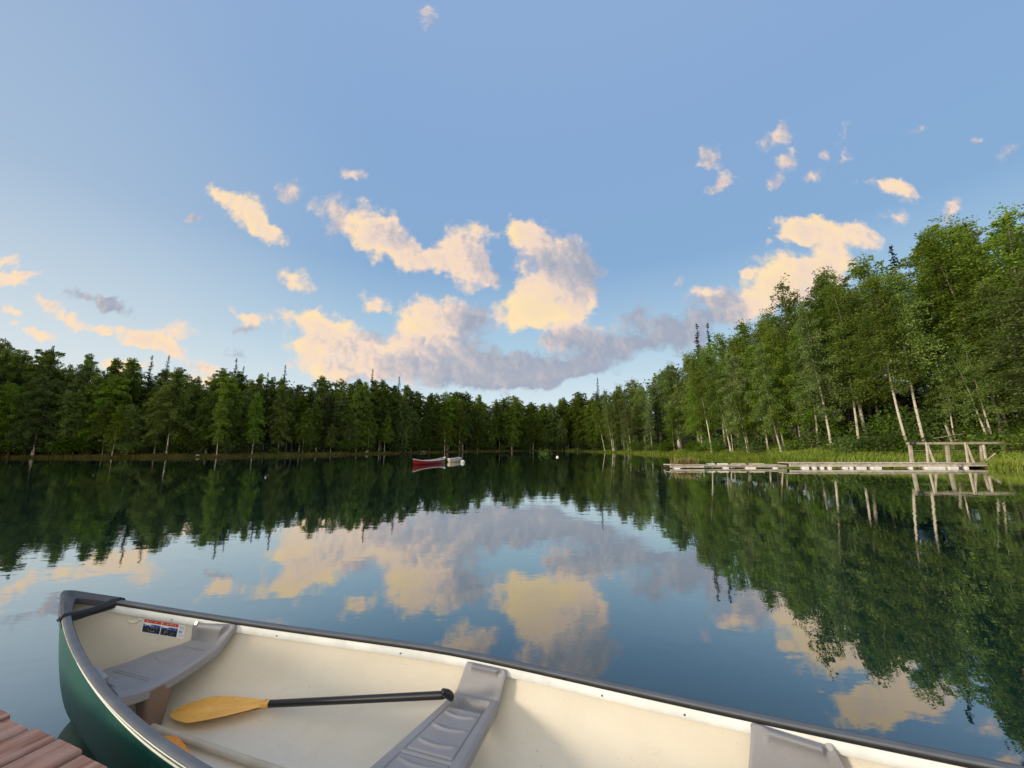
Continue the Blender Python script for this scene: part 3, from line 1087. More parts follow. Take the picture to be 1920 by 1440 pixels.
# ------------------------------------------------------------------ cabin between the hill trees
M['roof'] = plain("blue_metal_roof", (0.50, 0.66, 0.80), 0.35, .1, 2, metallic=0.2)
M['cabin_wall'] = plain("cabin_boards", (0.075, 0.055, 0.042), .8, .25, 3)
M['pane'] = plain("dark_window_pane", (0.03, 0.04, 0.05), .1, .1)
M['grey_wood'] = plain("grey_weathered_timber", (0.40, 0.34, 0.27), .85, .3, 2.5, .4, 30)
CY = 41.0
c0 = at_y(1655, 738, CY)
c1 = at_y(1768, 738, CY)
eave = c0[2]
gz = ground_z((c0[0] + c1[0]) / 2, CY)
cab = thing("cabin", "cabin with pale blue metal roof glimpsed through the hill birches", "cabin", ((c0[0] + c1[0]) / 2, CY, gz))
wl = (c1[0] - c0[0]) / 2 - .3
hE = eave - gz
b = MB(); b.box((-wl, 0, -1.5), (wl, 6, hE)); b.build("wall", M['cabin_wall'], cab)
b = MB()
rh = at_y(1700, 717, CY + 3)[2] - gz - hE
prof = [(-.6, -.12), (3.0, rh), (6.6, -.12)]
for (y0, z0), (y1, z1) in ((prof[0], prof[1]), (prof[1], prof[2])):
    b.grid([[(-wl - .5, y0, hE + z0 + .05), (wl + .5, y0, hE + z0 + .05)], [(-wl - .5, y1, hE + z1 + .05), (wl + .5, y1, hE + z1 + .05)]], flip=True)
    b.grid([[(-wl - .5, y0, hE + z0 - .04), (wl + .5, y0, hE + z0 - .04)], [(-wl - .5, y1, hE + z1 - .04), (wl + .5, y1, hE + z1 - .04)]])
b.build("roof", M['roof'], cab)

# ------------------------------------------------------------------ floating walkway with wooden frame
M['plank_pale'] = plain("pale_weathered_plank", (0.52, 0.45, 0.36), .85, .28, 3, .4, 25)
M['plank_dark'] = plain("wet_dark_timber", (0.12, 0.085, 0.06), .7, .3, 3)
M['foam'] = plain("white_foam_float", (0.80, 0.79, 0.75), .6, .08, 4)
M['buoy'] = plain("worn_white_float", (0.60, 0.59, 0.56), .55, .12, 6)
M['dark'] = plain("black_rubber", (0.025, 0.022, 0.022), .5, .2)
WY = 25.2


def wx(px, y=877):
    return at_z(px, y)[0] * (WY / at_z(px, y)[1])


def raft(label, px0, px1, y0, y1, z0, z1, floats, mat, nboards, rz=0.0, group="rafts of the floating walkway"):
    xa, xb = wx(px0), wx(px1)
    r_ = thing("floating_raft", label, "raft", ((xa + xb) / 2, (y0 + y1) / 2, 0), (0, 0, rz), group)
    hl, hw = (xb - xa) / 2, (y1 - y0) / 2
    b = MB()
    n = nboards
    for k in range(n):
        a = -hl + 2 * hl * k / n
        e = -hl + 2 * hl * (k + 1) / n - .012
        j = random.uniform(-.012, .012)
        b.box((a, -hw + random.uniform(-.03, .03), z1 - .045 + j), (e, hw + random.uniform(-.03, .03), z1 + j))
    b.build("deck", mat, r_)
    for s in (-1, 1):
        b = MB(); b.box((-hl, s * (hw - .12) - .05, z0), (hl, s * (hw - .12) + .05, z1 - .062)); b.build("stringer", M['plank_pale'] if s < 0 else M['plank_dark'], r_)
    for (fa, fb) in floats:
        a, e = wx(fa) - (xa + xb) / 2, wx(fb) - (xa + xb) / 2
        b = MB(); b.box((a, -hw - .03, -.06), (e, -hw + .35, z0 - .006)); b.build("float", M['foam'], r_, bevel=.03)
    return r_


raft("short pale log raft with a reed tuft at the outer end of the walkway", 1251, 1313, 24.6, 25.8, .05, .24, [(1258, 1268)], M['plank_pale'], 10)
raft("middle low grey raft of the walkway, between log raft and long planks", 1317, 1470, 24.9, 26.0, .06, .20, [(1352, 1362), (1394, 1412), (1445, 1452)], M['plank_pale'], 26)
raft("long plank raft of the walkway with many white floats along its side", 1475, 1792, 24.8, 26.0, .10, .34, [(1497, 1508), (1516, 1522), (1531, 1536), (1545, 1550), (1573, 1580), (1584, 1590), (1598, 1614), (1624, 1642), (1696, 1700), (1724, 1760), (1766, 1784)], M['plank_pale'], 52)
raft("dark timber end raft of the walkway, under the wooden frame at the shore", 1795, 1852, 24.9, 26.1, .12, .33, [(1800, 1806)], M['grey_wood'], 9)
# mooring blocks and boards lying on the middle raft
for i, (px, w_b, lb) in enumerate(((1334, .22, "small white block on the middle raft nearest the reed tuft"), (1357, .30, "white foam block on the middle raft at its first dark gap"), (1390, .5, "pale short board lying on the middle raft"), (1416, .6, "pale long board lying on the middle raft near the long planks"))):
    b = MB(); b.box((-w_b, -.12, .0), (w_b, .12, .07)); o = b.build("loose_block", M['foam'] if i < 2 else M['plank_pale'], bevel=.01)
    o.location = (wx(px), 25.3, .215); tag(o, lb, "block")
# reeds on the log raft
rng = np.random.default_rng(31)
v, f = [], []
for k in range(420):
    x = rng.uniform(wx(1262), wx(1306)); y = rng.uniform(24.8, 25.6); h = rng.uniform(.15, .55)
    a = rng.uniform(0, 3.14); w = .012; bx = rng.normal(0, .1); i = len(v)
    v += [(x - w * math.cos(a), y - w * math.sin(a), .2), (x + w * math.cos(a), y + w * math.sin(a), .2), (x + bx * .5, y, .2 + h * .6), (x + bx, y + rng.normal(0, .08), .2 + h)]
    f.append((i, i + 1, i + 2, i + 3))
M['reed'] = grass_mat("dry_reed_blades", (.22, .20, .06), (.34, .29, .11), (.42, .36, .16))
tag(link("reed_tuft", raw_mesh("reed_tuft", np.array(v), np.array(f), [M['reed']])), "dry yellow reed tuft growing on the short pale log raft", "reeds")

FX0, FX1 = wx(1702), wx(1886)
fr = thing("wooden_frame", "weathered timber rail frame standing on the end of the walkway", "frame", (wx(1790), 25.4, 0.33))
ox, oy, oz = fr.location


def fpt(px, py, yy=25.4):
    p = at_y(px, py, yy)
    return (p[0] - ox, p[1] - oy, p[2] - oz)


def fbeam(name, p, q, w, h=None, mat='grey_wood', up=(0, 1, 0)):
    b = MB(); b.beam(p, q, w, h, up=up); b.build(name, M[mat], fr, bevel=.008)


fbeam("top_rail", fpt(1701, 831.5), fpt(1888, 830.5), .14, .16)
for i, (pa, pb) in enumerate((((1706, 834), (1710, 869)), ((1775, 834), (1779, 869)), ((1879, 832), (1886, 853)))):
    fbeam("post", fpt(*pa, 25.52), fpt(*pb, 25.52), .15, .14)
fbeam("post", fpt(1840, 834, 25.52), fpt(1842, 869, 25.52), .14, .13)
for (pa, pb) in (((1737, 831), (1740, 868)), ((1737.5, 831), (1752, 868)), ((1810, 830), (1815, 868)), ((1810.5, 830), (1826, 868)), ((1844, 834), (1849, 866))):
    fbeam("brace", fpt(*pa, 25.27), fpt(*pb, 25.27), .095, .08, 'plank_pale')
fbeam("brace", fpt(1848, 865, 25.2), fpt(1866, 850, 25.2), .06, .05, 'plank_pale')
b = MB(); b.tube([fpt(1712, 845, 25.9), fpt(1790, 845, 25.9), fpt(1868, 845, 25.9)], .012, 6); b.build("cable", M['plank_pale'], fr)
b = MB(); b.ball(fpt(1712, 831.5, 25.20), .15); o = b.build("end_ball", M['dark'], fr, smooth=True)
cr = thing("leaning_pole", "grey pole leaning crosswise with a thin bar, in the grass behind the frame", "pole", tuple(at_y(1790, 850, 28.5)))
q = np.array(cr.location)
b = MB(); b.beam(at_y(1773, 797, 28.5) - q, at_y(1796, 858, 28.5) - q, .10, .08); b.build("pole", M['grey_wood'], cr)
b = MB(); b.beam(at_y(1750, 822, 28.4) - q, at_y(1805, 813, 28.4) - q, .05, .04); b.build("crossbar", M['grey_wood'], cr)
p = at_y(1853, 803, 31.0)
b = MB(); b.beam((0, 0, 0), (.12, 0, -2.2), .16, .14); o = b.build("fence_post", M['grey_wood'], bevel=.01)
o.location = p; tag(o, "short grey post tilted in shrubs on the slope above the frame", "post")

# small things along the far shore
p = at_z(1045, 857.5)
b = MB(); b.ball((0, 0, .03), .16); o = b.build("mooring_ball", M['foam'], smooth=True); o.location = p; tag(o, "small white mooring ball alone on dark water at the far end", "buoy")
x, y = spot(686, .4)
st = MB(); st.beam((0, 0, -.2), (.05, 0, .42), .09, .09); o = st.build("white_stake", M['foam'], bevel=.01); o.location = (x, y, ground_z(x, y)); tag(o, "small white stake in the sedge of the far shore", "stake")
x, y = spot(370, .3)
st = MB(); st.ball((0, 0, .08), .14, sc=(1.6, 1, .8)); o = st.build("pale_rock", M['foam'], smooth=True); o.location = (x, y, ground_z(x, y)); tag(o, "small pale rock on the sedge strip of the far shore", "rock")
x, y = spot(791, .6)
st = MB(); st.tube([(-.8, 0, .12), (0, .05, .16), (.8, 0, .13)], [.12, .13, .10], 9); o = st.build("fallen_log", M['plank_pale'], smooth=True); o.location = (x, y, ground_z(x, y)); tag(o, "pale fallen log on the far bank above the red canoe", "log")


# ------------------------------------------------------------------ canoes
class Hull:
    def __init__(s, L=4.4502, B=.9577, zm=.3769, z0=.5696, e=1.6657, ez=2.4421, g=.84, bottom=-.035, stem=.24, nmid=2.8, rake=.42):
        s.rake = rake
        s.g = g
        s.L, s.B, s.zm, s.z0, s.e, s.ez, s.bottom, s.stem, s.nmid = L, B, zm, z0, e, ez, bottom, stem, nmid

    def t(s, a):
        return min(1, abs(2 * a / s.L - 1))

    def half(s, a):
        return s.B / 2 * (1 - s.t(a) ** s.e) ** s.g

    def zg(s, a):
        return s.zm + (s.z0 - s.zm) * s.t(a) ** s.ez

    def zb(s, a):
        q = max(0.0, 1 - min(a, s.L - a) / s.rake)
        return s.bottom + (s.z0 - .11 - s.bottom) * q ** 2.2

    def n(s, a):
        return s.nmid - (s.nmid - 1.35) * s.t(a) ** 3

    def inner_b(s, a, z, off=.008):
        """half width of the inside wall at height z"""
        zg, zb, n = s.zg(a), s.zb(a) + .05, s.n(a)
        q = min(1, max(0, (zg - z) / (zg - zb)))
        return max(0, s.half(a) - off) * (1 - q ** n) ** (1 / n)

    def floor(s, a, b):
        """height of the inside floor at sideways offset b"""
        zg, zb, n = s.zg(a), s.zb(a) + .05, s.n(a)
        h = max(.001, s.half(a) - .008)
        q = min(1, abs(b) / h)
        return zg - (zg - zb) * (1 - q ** n) ** (1 / n)

    def stations(s, k=70):
        return [s.L * (0.5 - 0.5 * math.cos(math.pi * i / k)) for i in range(k + 1)]

    def shell(s, inset=0.0, lift=0.0, k=70, m=16, top=0.0):
        rows = []
        for a in s.stations(k):
            h = max(0.0006, s.half(a) - inset)
            zg, zb, n = s.zg(a) + top, s.zb(a) + lift, s.n(a)
            row = []
            for j in range(-m, m + 1):
                ph = (1 - abs(j) / m) * math.pi / 2           # 0 at the gunwale
                b = h * max(0, math.cos(ph)) ** (2 / n) * (1 if j > 0 else -1)
                z = zg - (zg - zb) * math.sin(ph) ** (2 / n)
                row.append((a, b if j else 0.0, z))
            rows.append(row)
        return rows

    def sweep(s, profile, side, a0=.02, a1=None, k=90):
        """profile of (outward, up) points carried along one gunwale"""
        a1 = a1 if a1 is not None else s.L - .02
        rows = []
        for i in range(k + 1):
            a = s.L * (0.5 - 0.5 * math.cos(math.pi * i / k))
            a = min(max(a, a0), a1)
            if rows and abs(a - last) < 1e-6:
                continue
            last = a
            e = 1e-3
            dh = (s.half(min(a + e, s.L)) - s.half(max(a - e, 0))) / (2 * e)
            nx, ny = -dh, 1.0
            l = math.hypot(nx, ny)
            nx, ny = nx / l, ny / l
            rows.append([(a + nx * o, side * (s.half(a) + ny * o), s.zg(a) + z) for o, z in profile])
        return rows


HU = Hull()
TIP = (-2.5709, 2.3745)
HEAD = -.3081
ca, sa = math.cos(HEAD), math.sin(HEAD)


def canoe_world(a, b, z):
    return (TIP[0] + ca * a - sa * b, TIP[1] + sa * a + ca * b, z)


def to_canoe(p):
    dx_, dy_ = p[0] - TIP[0], p[1] - TIP[1]
    return (dx_ * ca + dy_ * sa, -dx_ * sa + dy_ * ca, p[2])


def hull_paint(name, c, rough):
    m, N = new_mat(name)
    tc = N.n('ShaderNodeTexCoord').outputs['Object']
    f = N.noise(tc, 5, 6, .65)
    mp = N.n('ShaderNodeMapping'); N.put(mp.inputs[0], tc); mp.inputs['Scale'].default_value = (1.2, 8, 14)
    sc = N.range(N.noise(mp.outputs[0], 3.5, 6, .7), .62, .72)
    col = N.mix(N.range(f, .3, .7), tuple(q * .85 for q in c), tuple(min(1, q * 1.15) for q in c))
    col = N.mix(N.math('MULTIPLY', sc, .25), col, (.35, .40, .38))
    out(N, principled(N, col, N.range(f, .3, .7, rough - .06, rough + .1), bump(N, N.noise(tc, 220, 2), .05, .001)))
    return m


M['hull_green'] = hull_paint("green_hull", (0.006, 0.082, 0.060), .42)
m, N = new_mat("tan_liner")
tc = N.n('ShaderNodeTexCoord').outputs['Object']
sp_ = N.n('ShaderNodeSeparateXYZ'); N.put(sp_.inputs[0], tc)
f = N.noise(tc, 2.2, 6, .65)
fine = N.noise(tc, 260, 2, .6)
col = N.mix(N.range(f, .3, .72), (.70, .645, .525), (.79, .745, .63))
dust = N.math('MULTIPLY', N.range(sp_.outputs[2], .16, -.02), N.range(N.noise(tc, 4.5, 7, .7), .36, .66))
col = N.mix(N.math('MULTIPLY', dust, .75), col, (.68, .66, .60))
col = N.mix(N.range(N.noise(tc, 34, 6, .75), .62, .74, 0, .45), col, (.40, .34, .25))
col = N.mix(N.range(fine, .3, .7, 0, .22), col, (.62, .55, .42))
mp = N.n('ShaderNodeMapping'); N.put(mp.inputs[0], tc); mp.inputs['Scale'].default_value = (2.0, 26, 26); mp.inputs['Rotation'].default_value = (0, .1, .25)
scr = N.range(N.noise(mp.outputs[0], 2.6, 8, .72), .62, .69, 0, .42)
col = N.mix(scr, col, (.50, .45, .36))
spk = N.range(N.noise(tc, 62, 3, .6), .70, .745, 0, .75)
col = N.mix(N.math('MULTIPLY', spk, N.range(sp_.outputs[2], .22, .02)), col, (.16, .12, .08))
ring = N.math('ABSOLUTE', N.math('SUBTRACT', N.noise(tc, 3.2, 4, .55), .55))
col = N.mix(N.math('MULTIPLY', N.range(ring, .02, .002, 0, .10), N.range(sp_.outputs[2], .14, .02)), col, (.46, .41, .32))
out(N, principled(N, col, N.range(f, .3, .7, .42, .58), bump(N, fine, .30, .0018), spec=.35))
M['liner'] = m
M['gunwale'] = plain("dark_vinyl_gunwale", (.125, .135, .148), .55, .16, 8, .15, 300, spec=.35)
M['inwale'] = plain("pale_aluminium_inwale", (.84, .86, .82), .45, .14, 7, .1, 120)
M['trim'] = plain("cream_trim", (.74, .72, .62), .5, .1)
M['cap'] = plain("charcoal_cap_plastic", (.060, .058, .062), .40, .2, 10, .35, 260)
M['black'] = plain("black_plastic", (.012, .012, .013), .38, .2, 10)
M['seat'] = plain("grey_moulded_plastic", (.275, .27, .28), .46, .08, 5, .55, 330)
M['pedestal'] = plain("taupe_moulded_plastic", (.20, .135, .100), .5, .12, 5, .4, 300)
M['tube'] = plain("tan_pipe", (.56, .49, .38), .5, .12, 9)
M['steel'] = plain("stainless_screw", (.50, .48, .45), .42, .1, metallic=1.0)
M['yellow'] = plain("amber_paddle_plastic", (.86, .47, .11), .30, .08, 8, .05, 200)
M['orange'] = plain("orange_paddle_plastic", (.85, .30, .04), .32, .08, 8)

canoe = thing("canoe", "green canoe with tan inside and three grey moulded seats, beside the plank dock", "canoe", (TIP[0], TIP[1], 0), (0, 0, HEAD))
b = MB(); b.grid(HU.shell(), flip=False); b.build("hull", M['hull_green'], canoe, smooth=True)
b = MB(); b.grid(HU.shell(.009, .05, top=-.002), flip=True); b.build("hull_liner", M['liner'], canoe, smooth=True)
GP = [(-.022, -.010), (-.030, -.008), (-.031, -.001), (-.0285, .0025), (-.012, .0045), (-.002, .0035), (.0015, .000), (.0015, -.004), (-.001, -.0065), (-.006, -.009)]
BEAD = [(-.022, -.0115), (-.0300, -.0095), (-.033, -.004), (-.0345, -.008), (-.0345, -.0145), (-.031, -.0175), (-.022, -.0165)]
IW = [(-.010, -.017), (-.027, -.0185), (-.029, -.022), (-.029, -.056), (-.025, -.061), (-.010, -.061)]
TR = [(-.003, -.0066), (.0015, -.0048), (.0035, -.0068), (.0015, -.0098), (-.003, -.0098)]
TR2 = [(-.006, -.0165), (.0020, -.0160), (.0045, -.0190), (.0025, -.0240), (-.004, -.0245)]
for side in (1, -1):
    b = MB(); b.grid(HU.sweep(GP, side, .03), close_v=True, flip=side > 0); b.build("gunwale", M['gunwale'], canoe, smooth=True, smooth_angle=40)
    b = MB(); b.grid(HU.sweep(BEAD, side, .16, HU.L - .16), close_v=True, flip=side > 0); b.build("rubber_bead", M['black'], canoe, smooth=True, smooth_angle=40)
    b = MB(); b.grid(HU.sweep(IW, side, .22, HU.L - .22), close_v=True, flip=side > 0); b.build("inwale", M['inwale'], canoe, smooth=True, smooth_angle=40)
    b = MB(); b.grid(HU.sweep(TR, side, .06), close_v=True, flip=side > 0); b.build("trim_strip", M['trim'], canoe, smooth=True, smooth_angle=40)
    r1, r2 = HU.sweep(TR, side, .06), HU.sweep(TR2, side, .06)
    mixd = []
    for q1, q2 in zip(r1, r2):
        f_ = max(0.0, min(1.0, (min(q1[0][0], HU.L - q1[0][0]) - .75) / .75))
        mixd.append([tuple(u * (1 - f_) + w_ * f_ for u, w_ in zip(p_, q_)) for p_, q_ in zip(q1, q2)])
    b = MB(); b.grid(mixd, close_v=True, flip=side > 0); b.build("hull_edge_strip", M['trim'], canoe, smooth=True, smooth_angle=40)


for side in (1, -1):
    for a_ in (.60, 1.22, 1.95, 2.98, 3.30):
        b = MB(); bw = side * (HU.half(a_) - .030)
        b.tube([(a_, bw + side * .004, HU.zg(a_) - .044), (a_, bw - side * .0015, HU.zg(a_) - .043)], [.0042, .0038], 10)
        b.build("rivet", M['cap'], canoe, smooth=True, smooth_angle=40)


# bow cap with the carrying handle, at both ends
def end_cap(far_end):
    A = lambda a: HU.L - a if far_end else a
    AE = .285
    ring_o, ring_i = [], []
    n = 44
    # outer line: along one gunwale, round the stem, back along the other
    for i in range(n + 1):
        q = -1 + 2 * i / n
        a = AE * abs(q) ** 1.35
        w = HU.half(a) + .010
        bb = math.copysign(w, q) * min(1.0, abs(q) * 6) if abs(q) < 1 else math.copysign(w, q)
        aa = a - .022 * max(0, 1 - abs(q) * 3.2)
        ring_o.append((aa, bb))
        # opening: an eye-shaped hole between stem and handle
        th = math.pi * (q * .5 + .5)
        ca_ = .185 + .085 * -math.sin(th) + .0
        wi = max(.012, HU.half(.185 - .085 * math.sin(th) + .0) - .02)
        ring_i.append((.245 - .135 * math.sin(th), -math.cos(th) * max(.016, HU.half(.245 - .135 * math.sin(th)) - .040)))
    zt = lambda a: HU.zg(max(a, 0)) + .012
    b = MB()
    rows = []
    for (oa, ob), (ia, ib) in zip(ring_o, ring_i):
        z0_, z1_ = zt(oa), zt(ia)
        rows.append([(A(oa + .016), ob * 1.0, z0_ - .062), (A(oa + .002), ob * 1.02, z0_ - .03), (A(oa + .002), ob * .98, z0_ - .004), (A(oa * .7 + ia * .3), ob * .7 + ib * .3, z0_ * .7 + z1_ * .3 + .004),
                     (A(oa * .25 + ia * .75), ob * .25 + ib * .75, z1_ - .002), (A(ia), ib, z1_ - .010), (A(ia), ib, z1_ - .040)])
    b.grid(rows, flip=not far_end)
    cap = b.build("bow_cap", M['cap'], canoe, smooth=True, smooth_angle=45)
    b = MB()
    hp = []
    for i in range(21):
        q = -1 + 2 * i / 20
        a = .272
        w = HU.half(a) - .002
        hp.append((A(a - .012 * (1 - q * q)), q * w, zt(a) - .018 - .012 * (1 - q * q) - (.018 * max(0, abs(q) - .93) / .07)))
    b.tube(hp, [.021 + .007 * abs(-1 + 2 * i / 20) for i in range(21)], 10, squash=.75)
    b.build("carry_handle", M['black'], cap, smooth=True)
end_cap(False)
end_cap(True)

# moulded seats
def sm01(q):
    q = max(0.0, min(1.0, q))
    return q * q * (3 - 2 * q)


def seat(name, al, ar, bracket, zs, grooves, cup=None, mat='seat', dish=0.0, rim=.078, step=False):
    """al, ar: front and back edge as functions of b; bracket (a0, a1) at the gunwale; zs: seat height"""
    nb, na = 320, 60
    amid = (bracket[0] + bracket[1]) / 2
    hb = HU.half(amid) - .037
    zg_ = HU.zg(amid)
    flat = hb - rim + .02
    tops, bots = [], []
    for i in range(nb + 1):
        bq = hb * (-1 + 2 * i / nb)
        k = min(1, max(0, (abs(bq) - flat) / (hb - .004 - flat)))
        k = k * k * (3 - 2 * k)
        l = al(bq) * (1 - k) + bracket[0] * k
        r = ar(bq) * (1 - k) + bracket[1] * k
        zc = zs + dish * min(1, abs(bq) / flat) ** 2
        z = zc + (zg_ - .024 - zc) * k
        # the roll near the gunwale
        roll = math.exp(-((abs(bq) - (hb - .010)) / .007) ** 2) * .024
        tr, br = [], []
        for j in range(na + 1):
            s = -1 + 2 * j / na
            a = (l + r) / 2 + (r - l) / 2 * s
            edge = -.012 * max(0, (abs(s) - .90) / .10) ** 2
            inner = 1 if abs(s) < .60 else max(0, 1 - (abs(s) - .60) / .10)
            zz = z + edge + roll * inner * .15
            if step:
                dd = -bq - (.015 + .36 * (a - .45))
                zz -= .040 * sm01(dd / .014) * (1 - k)
            if k < .02:
                zz += grooves(bq / flat, s)
            if cup:
                c0_, c1_, s0, s1, dep = cup
                eb = min(bq - c0_, c1_ - bq) / .016
                es = min(s - s0, s1 - s) / .13
                q = max(0, min(1, eb)) * max(0, min(1, es))
                zz -= dep * q * q * (3 - 2 * q)
            bm_ = HU.inner_b(a, max(zz, zs - .03), .012 + .025 * sm01((zz - HU.zg(a) + .095) / .03))
            be = math.copysign((HU.half(a) - .037) * abs(bq) / hb, bq)
            bo = bq * (1 - k) + be * k - math.copysign(roll * inner * .9, bq)
            tr.append((a, max(-bm_, min(bm_, bo)), zz))
        tops.append(tr)
    b = MB()
    ids = b.grid(tops)
    low = []
    for i in range(nb + 1):
        bq = hb * (-1 + 2 * i / nb)
        k = min(1, max(0, (abs(bq) - flat) / (hb - .004 - flat)))
        dp = .040 - .016 * k
        pl, pr = tops[i][0], tops[i][-1]
        cl_ = lambda a, z: max(-HU.inner_b(a, z, .012), min(HU.inner_b(a, z, .012), bq * (1 - k) + math.copysign((HU.half(a) - .034) * abs(bq) / hb, bq) * k))
        low.append((b.vert((pl[0] + .004, cl_(pl[0], pl[2] - dp), pl[2] - dp)), b.vert((pr[0] - .004, cl_(pr[0], pr[2] - dp), pr[2] - dp))))
    for i in range(nb):
        b.face((ids[i][0], low[i][0], low[i + 1][0], ids[i + 1][0]))
        b.face((ids[i][-1], ids[i + 1][-1], low[i + 1][1], low[i][1]))
        b.face((low[i][0], low[i][1], low[i + 1][1], low[i + 1][0]))
    o = b.build(name, M[mat], canoe, smooth=True, smooth_angle=38)
    for sd_ in (1, -1):
        for aa in (bracket[0] + .020, bracket[1] - .020):
            bw = sd_ * (HU.half(aa) - .040)
            sb = MB()
            sb.tube([(aa, bw + sd_ * .014, HU.zg(aa) - .044), (aa, bw - sd_ * .004, HU.zg(aa) - .034)], [.0115, .0100], 12)
            sb.build("screw", M['steel'], o, smooth=True, smooth_angle=40)
    return o


def arcs(list_):
    def f(bn, s):
        z = 0.0
        for (b0, half_s, curv, w, dep, s0) in list_:
            ss = s - s0
            if abs(ss) < half_s:
                d = bn - (b0 + curv * ss * ss)
                z += dep * math.exp(-(d / w) ** 2) * min(1, (half_s - abs(ss)) / .12)
        # pad outlines
        for c in (-.45, .45):
            r_ = max(abs(bn - c) / .42, abs(s) / .66)
            z -= .007 * math.exp(-((r_ - 1) / .026) ** 2)
        return z
    return f


G1 = arcs([(q, .52, .20 if q > 0 else -.20, .020, .0065, 0) for q in (-.78, -.62, -.46, .46, .62, .78)])
G2 = arcs([(q, .60, .13, .019, .0065, 0) for q in (-.62, -.38, -.15, .14, .38, .60)])


seat("seat", lambda b: .445 + .075 * sm01(b / .12) + .21 * sm01((b - .10) / .15), lambda b: .868 + .10 * min(1, (b / .27) ** 2) * (1 if b > 0 else .4), (.735, .985), .245, G1, dish=.075, rim=.050, step=True)
seat("seat", lambda b: 2.205 + .22 * max(b, -.15) + max(0, -.15 - b) * .45, lambda b: 2.513, (2.322, 2.536), .245, G2, cup=(.275, .365, -.66, .70, .040))
seat("seat", lambda b: 3.487 - .03 * (1 - min(1, (b / .3) ** 2)), lambda b: 3.80 + .04 * (1 - min(1, (b / .25) ** 2)), (3.515, 3.752), .255, G2)
# pedestal under the bow seat
b = MB()
rows = []
for i in range(9):
    k = i / 8
    z = .225 - .195 * k
    l, r, w = .765 + .022 * k, .868 - .012 * k, .068 - .030 * k
    rr = .02
    ring = []
    for (sx, sy) in ((1, 1), (-1, 1), (-1, -1), (1, -1)):
        for q in range(4):
            an = {(1, 1): 0, (-1, 1): 90, (-1, -1): 180, (1, -1): 270}[(sx, sy)] + q * 30
            ring.append(((r if sx > 0 else l) - sx * rr + rr * math.cos(R(an)), sy * (w - rr) + rr * math.sin(R(an)) + .015, z))
    rows.append(ring)
ids = b.grid(rows, close_v=True)
b.face(ids[-1])
b.build("seat_pedestal", M['pedestal'], canoe, smooth=True, smooth_angle=40)
b = MB(); b.tube([(.750, .0, .050), (1.5, 0, .040), (2.6, 0, .040), (3.6, 0, .046)], .0155, 14); kt = b.build("keel_tube", M['tube'], canoe, smooth=True, smooth_angle=50)
b = MB(); b.tube([(.728, 0, .050), (.750, 0, .050)], .017, 14); b.build("end_plug", M['black'], kt, smooth=True, smooth_angle=50)
b = MB()
rows = []
for i in range(13):
    an = 2 * math.pi * i / 12
    rows.append([(.372 + .040 * math.cos(an) * q, HU.inner_b(.372 + .040 * math.cos(an) * q, HU.zg(.372) - .085 + .020 * math.sin(an) * q, off_), HU.zg(.372) - .085 + .020 * math.sin(an) * q) for q, off_ in ((1.0, .009), (.9, .014), (.75, .014), (.62, .0115), (.05, .0115))])
b.grid(rows, smooth_ := 0); b.build("moulded_boss", M['liner'], canoe, smooth=True)

# the sticker on the inside of the bow
SM = [plain("sticker_white", (.82, .82, .80), .4, .03), plain("sticker_red", (.62, .07, .03), .4, .06), plain("sticker_blue", (.03, .09, .36), .4, .08), plain("sticker_black", (.022, .024, .028), .4, .1), plain("sticker_grey", (.46, .52, .56), .4, .05)]
b = MB()
A0, A1, NU, NV = .425, .668, 62, 26
rows = []
for i in range(NU + 1):
    u = i / NU
    a = A0 + (A1 - A0) * u
    rows.append([(a, HU.inner_b(a, HU.zg(a) - .070 - .070 * v_ / NV, .0115), HU.zg(a) - .070 - .070 * v_ / NV) for v_ in range(NV + 1)])
ids = [[b.vert(p) for p in row] for row in rows]
rs = random.Random(5)
for i in range(NU):
    for j in range(NV):
        u, v_ = (i + .5) / NU, (j + .5) / NV
        mi = 0
        if .02 < u < .83 and .04 < v_ < .95:
            pu = (u - .02) / .405
            if abs(pu - 1) < .02:
                mi = 0
            elif v_ < .27:
                mi = 1
                if .10 < v_ < .19 and .08 < pu % 1 < .9 and rs.random() < .28:
                    mi = 0
            elif v_ < .34 + .10 * max(0, math.sin((pu % 1) * 6.0)):
                mi = 0
            elif v_ < .52:
                mi = 2
                if .42 < v_ < .49 and rs.random() < .15:
                    mi = 0
            else:
                mi = 3
                if j % 3 == 0 and .1 < pu % 1 < .8 and v_ > .58 and rs.random() < .12:
                    mi = 4
        elif u > .85 and u < .98:
            if j in (4, 5, 7, 9) and u < .96:
                mi = 4
            if 12 <= j <= 15 and .86 < u < .93:
                mi = 2 if (i + j) % 2 else 4
            if 18 <= j <= 22 and j % 2 == 0:
                mi = 4
        b.face((ids[i][j], ids[i][j + 1], ids[i + 1][j + 1], ids[i + 1][j]), mi)
o = b.build("warning_sticker", SM, canoe)
o["label"] = "white sticker with red, blue and black panels"


